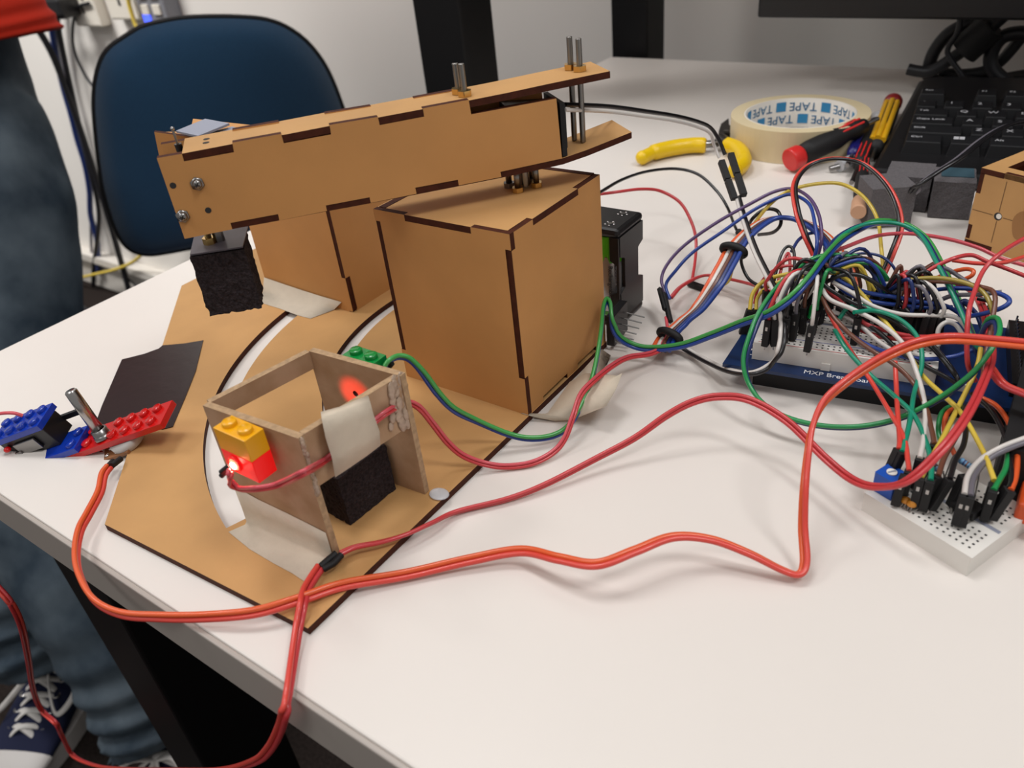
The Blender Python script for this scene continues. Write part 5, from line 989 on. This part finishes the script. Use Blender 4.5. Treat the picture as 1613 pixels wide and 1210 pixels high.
wire('red wire lying along the breadboard surface, upper one', [(-.07162,.3053,.04),(-.06348,.30614,.034),(-.05432,.3019,.03),(-.04474,.3042,.027),(-.0355,.306,.026),(-.02704,.31,.026)],'red',.0009)
wire('red wire lying along the breadboard surface, lower one', [(-.05786,.30333,.026),(-.04756,.30216,.025),(-.03955,.30375,.025),(-.03211,.30651,.026),(-.02498,.31019,.027)],'red',.0009)
wire('black wire sagging in front of the breadboard to the right', [(-.06983,.30523,.036),(-.05983,.30294,.032),(-.04904,.30141,.028),(-.03748,.29533,.024),(-.0273,.292,.022),(-.01771,.29099,.019),(-.01456,.2901,.017)],'black',.0009)
wire('white wire sagging across the front edge of the breadboard', [(-.06725,.30248,.032),(-.05836,.30367,.029),(-.04775,.29748,.026),(-.04182,.29588,.024)],'white',.0009)
wire('long blue wire sagging low and rising to the pin sockets', [(-.06805,.30608,.03),(-.06175,.29829,.028),(-.05173,.2947,.025),(-.04181,.2945,.023),(-.03049,.29653,.022),(-.0203,.3,.024),(-.01382,.30212,.028),(-.01183,.30456,.03)],'blue',.0009)
wire('olive wire arching high over the right connectors', [(-.05063,.32302,.036),(-.04487,.32022,.042),(-.03478,.31903,.046),(-.02444,.31566,.048),(-.01654,.31212,.047),(-.01212,.30654,.044),(-.00884,.30139,.038)],'olive',.0009)
wire('brown wire with the olive arch, bending sharply down to the small board', [(-.04956,.32164,.036),(-.04368,.32104,.041),(-.02995,.31755,.046),(-.01769,.31403,.048),(-.01232,.30915,.048),(-.01046,.29814,.042),(-.00908,.28524,.036),(-.00763,.27494,.029),(-.00873,.26597,.022),(-.01011,.2513,.0218),(-.01118,.23925,.0218),(-.01101,.22847,.0218)],'brown',.0009,'e',ed=(-.25, -.25, -1))
wire('yellow wire dropping from the pin sockets to the small board', [(-.01156,.29342,.034),(-.01087,.28773,.03),(-.0116,.27949,.025),(-.01278,.26633,.0218),(-.01368,.24944,.0218),(-.01484,.23545,.0218),(-.01545,.22539,.0218)],'yellow',.0009,'e',ed=(0, 0, -1))
wire('blue wire in a pointed loop sticking out right of the connectors', [(-.03932,.32304,.034),(-.03199,.32225,.04),(-.02096,.3193,.044),(-.01172,.31523,.046),(-.0074,.31111,.046),(-.00869,.30864,.044),(-.01413,.30872,.04),(-.02137,.31388,.034)],'blue',.0009)
wire('pale wire across the top of the right connectors', [(-.033,.32113,.034),(-.02676,.31868,.04),(-.01815,.31539,.044),(-.01068,.31682,.046)],'grey',.0009)
wire('red wire thick bend right of the centre connectors', [(-.03549,.32297,.026),(-.0382,.31944,.036),(-.04007,.32109,.042),(-.0373,.32593,.046),(-.0308,.3304,.05),(-.02503,.33664,.05),(-.01909,.33737,.048),(-.01096,.33946,.045),(.00063,.33893,.042)],'red',.00085)
wire('long red wire from the knot arching away over the desk to the right edge', [(-.08286,.32678,.042),(-.07385,.33853,.044),(-.06487,.35531,.044),(-.05407,.36756,.042),(-.03953,.37718,.038),(-.02665,.38165,.034),(-.01586,.38247,.03),(-.00069,.38606,.026)],'pink',.0009)
wire('red pair swinging up and out at the right edge', [(-.01054,.29454,.019),(-.01431,.28845,.03),(-.01815,.29586,.044),(-.01901,.30894,.048),(-.01848,.32069,.052),(-.01508,.32815,.056),(-.00955,.3395,.058),(-.00261,.34908,.06)],'red',.0009)
wire('orange-red wire curving across at the right edge below the fibreboard box', [(-.03262,.35117,.04),(-.02313,.35185,.04),(-.0144,.35622,.04),(-.00789,.36494,.04),(-.00048,.3748,.04)],'redo',.0009)
wire('thin orange loop behind the right connectors', [(-.03815,.35095,.03),(-.03231,.34699,.036),(-.02665,.34447,.04),(-.02335,.34175,.041),(-.02386,.34023,.039),(-.02983,.34209,.034)],'orange',.0009)
wire('grey wire arching behind the right connectors', [(-.0382,.33766,.042),(-.03299,.33795,.042),(-.02772,.337,.04),(-.02098,.33375,.038)],'grey',.0009)
wire('dark red wire falling into the middle connectors', [(-.03735,.34196,.042),(-.04175,.3354,.04),(-.04518,.33171,.036),(-.0469,.33195,.028)],'red',.0009)
wire('brown wire falling into the middle connectors', [(-.03647,.3427,.043),(-.04074,.33556,.041),(-.04415,.33104,.038),(-.04724,.32683,.028)],'brown',.0009)
wire('short white hoop at the right end of the breadboard', [(-.02635,.30593,.024),(-.02778,.3076,.03),(-.02595,.30929,.033),(-.02263,.31056,.032),(-.01887,.31014,.028)],'white',.0009)
wire('black wire hanging from the right end over the pin sockets', [(-.02738,.2982,.028),(-.02182,.29623,.024),(-.01731,.29268,.021),(-.01478,.29026,.018)],'black',.0009)
wire('dark blue wire diving to the pin sockets', [(-.02548,.32222,.036),(-.02204,.32203,.036),(-.01706,.31865,.034),(-.01335,.31436,.03)],'navy',.0009)
wire('tiny black ring of wire over the right connectors', [(-.0228,.31599,.036),(-.02343,.31735,.038),(-.022,.31825,.039),(-.02015,.3177,.038),(-.02014,.31608,.036),(-.02175,.3162,.035)],'navy',.0009)
wire('black wire reaching back from the right connectors', [(-.01833,.32425,.038),(-.01468,.32359,.038),(-.01314,.32492,.036),(-.0154,.32221,.034)],'black',.0009)
wire('black wire bowing out behind the small board on the right', [(-.01015,.28085,.0218),(-.00292,.27349,.0218),(.00263,.26188,.0218),(.0063,.24848,.0218),(.00851,.23719,.0218),(.00849,.23208,.0218)],'black',.0009,'e',ed=(-.2, -.1, -1))
wire('orange wire bowing beside the black one behind the small board', [(-.00906,.28049,.0218),(-.00136,.27643,.0218),(.00468,.26494,.0218),(.00811,.25129,.0218),(.00929,.23934,.0218),(.0089,.23162,.0218)],'orange',.0009,'e',ed=(-.2, -.1, -1))
wire('green wire hooking behind the small board', [(-.01099,.28277,.014),(-.01489,.27859,.016),(-.01724,.27293,.016),(-.01668,.26539,.014),(-.01442,.25986,.012)],'green',.0009)
wire('orange wire hooking behind the small board', [(-.01295,.27957,.016),(-.01546,.27143,.017),(-.01435,.26302,.015),(-.01033,.25654,.013),(-.00793,.25425,.011)],'orange',.0009)
wire('black wire rising from the middle plug of the small board', [(-.00769,.22849,.0218),(-.00794,.23911,.0218),(-.00718,.24893,.0218),(-.00833,.26025,.0218),(-.0106,.26988,.023)],'black',.0009,'s',ed=(-.25, -.25, -1))
wire('green wire from the far plug of the small board upward', [(.00454,.22927,.0218),(.0054,.23552,.0218),(.00615,.24295,.0218),(.00537,.2555,.0218)],'green',.0009,'s',ed=(0, 0, -1))
wire('two-part pale and grey ribbon arching out to the right edge', [(-.00172,.22321,.0218),(-.0023,.23313,.0218),(-.00024,.24319,.0218),(.00466,.24872,.025),(.0129,.25624,.028)],'white grey',.0009,'s',ed=(0, 0, -1))
wire('red wire bending away to the right edge in front of the data unit', [(-.00657,.28063,.034),(-.00145,.27367,.033),(.00523,.27219,.032),(.01221,.27071,.032)],'redo red',.0009)

t=thing('jumper_plug',tuple(Vector([(.0042,.23082,.0215)][0])),'black plug standing on the small board where the outer yellow wire ends','connector'); dupont(t,Vector([(.00401,.23207,.0215)][0]),(0,0,-1))
t=thing('jumper_plug',tuple(Vector([(-.00414,.23254,.0215)][0])),'black plug standing behind the chip plug on the small board','connector'); dupont(t,Vector([(-.00414,.23254,.0215)][0]),(-.1,-.1,-1))
t=thing('jumper_plug',tuple(Vector([(-.02001,.22476,.0215)][0])),'black plug standing right behind the blue trimmer','connector'); dupont(t,Vector([(-.02021,.22394,.0215)][0]),(-.05,0,-1))
# crowd of short jumpers with black plugs on the big breadboard
KN=Vector([(-.0753,.31083,.044)][0]); KR=Vector([(-.04948,.31958,.037)][0]); KF=Vector([(-.0267,.3205,.038)][0])
rj=random.Random(11)
for (p,c,lb) in zip([(-.08671,.283,.0335),(-.08468,.28393,.0335),(-.08231,.2962,.0335),(-.07856,.29198,.0335),(-.07729,.29848,.0335),(-.07015,.28557,.0335),(-.07211,.29846,.0335),(-.0961,.30621,.0335),(-.0869,.3027,.0335),(-.08083,.30542,.0335),(-.07919,.31117,.0335),(-.07569,.31274,.0335),(-.08504,.29256,.0335),(-.0807,.2875,.0335),(-.0725,.30916,.0335)],['red', 'white', 'black', 'grey', 'brown', 'white', 'green', 'red', 'black', 'navy', 'blue', 'grey', 'grey', 'black', 'brown'],["short red jumper first at the board's left end, beside the white one", "short white jumper at the board's left end, between the red and black ones", "short black jumper at the board's left end, between the white and grey ones", "short grey jumper at the board's left end, between the black and brown ones", "short brown jumper at the board's left end, between the grey and white ones", "short white jumper at the board's left end, between the brown and green ones", "short green jumper at the board's left end, between the white and red ones", "short red jumper at the board's left end, between the green and black ones", "short black jumper at the board's left end, between the red and dark blue ones", "short dark blue jumper at the board's left end, between the black and blue ones", "short blue jumper at the board's left end, between the dark blue and grey ones", "short grey jumper at the board's left end, between the blue and grey ones", "short grey jumper at the board's left end, between the grey and black ones", "short black jumper at the board's left end, between the grey and brown ones", "short brown jumper last at the board's left end, beside the black one"]):
    p=Vector(p); k=KN+V(rj.gauss(0,.0015),rj.gauss(0,.0015),rj.gauss(0,.0015)); m_=p+(k-p)*.35+V(0,0,.010+rj.random()*.004)
    wire(lb, [p,p+V(0,0,.005),m_,k],c,.0008,'s',ed=(rj.gauss(0,.06),rj.gauss(0,.06),-1),grp='short plugged jumpers on the big breadboard',n=6)
for (p,c,lb) in zip([(-.05599,.2989,.0335),(-.07268,.32045,.0335),(-.06797,.3187,.0335),(-.06708,.32682,.0335),(-.06136,.31912,.0335),(-.05702,.31611,.0335),(-.05475,.32206,.0335),(-.05119,.31873,.0335),(-.05019,.32286,.0335),(-.05908,.33426,.0335),(-.05494,.33214,.0335)],['black', 'black', 'navy', 'grey', 'brown', 'yellow', 'black', 'blue', 'green', 'navy', 'brown'],["short black jumper first at the board's middle, beside the black one", "short black jumper at the board's middle, between the black and dark blue ones", "short dark blue jumper at the board's middle, between the black and grey ones", "short grey jumper at the board's middle, between the dark blue and brown ones", "short brown jumper at the board's middle, between the grey and yellow ones", "short yellow jumper at the board's middle, between the brown and black ones", "short black jumper at the board's middle, between the yellow and blue ones", "short blue jumper at the board's middle, between the black and green ones", "short green jumper at the board's middle, between the blue and dark blue ones", "short dark blue jumper at the board's middle, between the green and brown ones", "short brown jumper last at the board's middle, beside the dark blue one"]):
    p=Vector(p); k=KN+V(rj.gauss(0,.0015),rj.gauss(0,.0015),rj.gauss(0,.0015)); m_=p+(k-p)*.35+V(0,0,.010+rj.random()*.004)
    wire(lb, [p,p+V(0,0,.005),m_,k],c,.0008,'s',ed=(rj.gauss(0,.06),rj.gauss(0,.06),-1),grp='short plugged jumpers on the big breadboard',n=6)
for (p,c,lb) in zip([(-.04475,.31211,.0335),(-.04215,.3133,.0335),(-.03887,.31133,.0335),(-.03631,.3125,.0335),(-.0327,.31075,.0335),(-.03059,.31172,.0335),(-.0283,.31166,.0335),(-.04635,.32335,.0335),(-.04299,.32363,.0335),(-.03922,.32411,.0335),(-.03614,.32309,.0335),(-.03331,.32318,.0335)],['black', 'red', 'navy', 'black', 'grey', 'black', 'white', 'brown', 'red', 'black', 'grey', 'black'],["short black jumper first at the board's right end, beside the red one", "short red jumper at the board's right end, between the black and dark blue ones", "short dark blue jumper at the board's right end, between the red and black ones", "short black jumper at the board's right end, between the dark blue and grey ones", "short grey jumper at the board's right end, between the black and black ones", "short black jumper at the board's right end, between the grey and white ones", "short white jumper at the board's right end, between the black and brown ones", "short brown jumper at the board's right end, between the white and red ones", "short red jumper at the board's right end, between the brown and black ones", "short black jumper at the board's right end, between the red and grey ones", "back-row short grey jumper at the board's right end, between the black and black ones", "short black jumper last at the board's right end, beside the grey one"]):
    p=Vector(p); k=KR+V(rj.gauss(0,.0015),rj.gauss(0,.0015),rj.gauss(0,.0015)); m_=p+(k-p)*.35+V(0,0,.010+rj.random()*.004)
    wire(lb, [p,p+V(0,0,.005),m_,k],c,.0008,'s',ed=(rj.gauss(0,.06),rj.gauss(0,.06),-1),grp='short plugged jumpers on the big breadboard',n=6)

t=thing('led',tuple(B(wa0+.034,wb0+.012,.0206)),'small green light-emitting diode among the left plugs of the big breadboard','component')
q=Vector([(-.07338,.29888,.03)][0]); obj('led_dome', MB().lathe([(0,.006),(.0010,.0056),(.0018,.0045),(.0020,.0030),(.0020,0),(.0023,0),(.0023,-.0006),(0,-.0006)],q,(0,0,1),18), M['bg'], t)
for d_ in (-.0008,.0008): obj('led_leg', MB().cyl((q.x+d_,q.y,.0206),(q.x+d_,q.y,q.z),.0003,seg=6), M['steel'], t)

wire('flat black and grey three-wire cable rising from the foam cubes over the keyboard', [(-.07175,.4756,.02),(-.06828,.47457,.026),(-.06239,.48123,.031),(-.05426,.49295,.036),(-.04746,.51473,.04),(-.04097,.53326,.042),(-.03326,.54824,.042),(-.01995,.5629,.04)],'grey black black',.0011,tw=.0,tw0=.5)
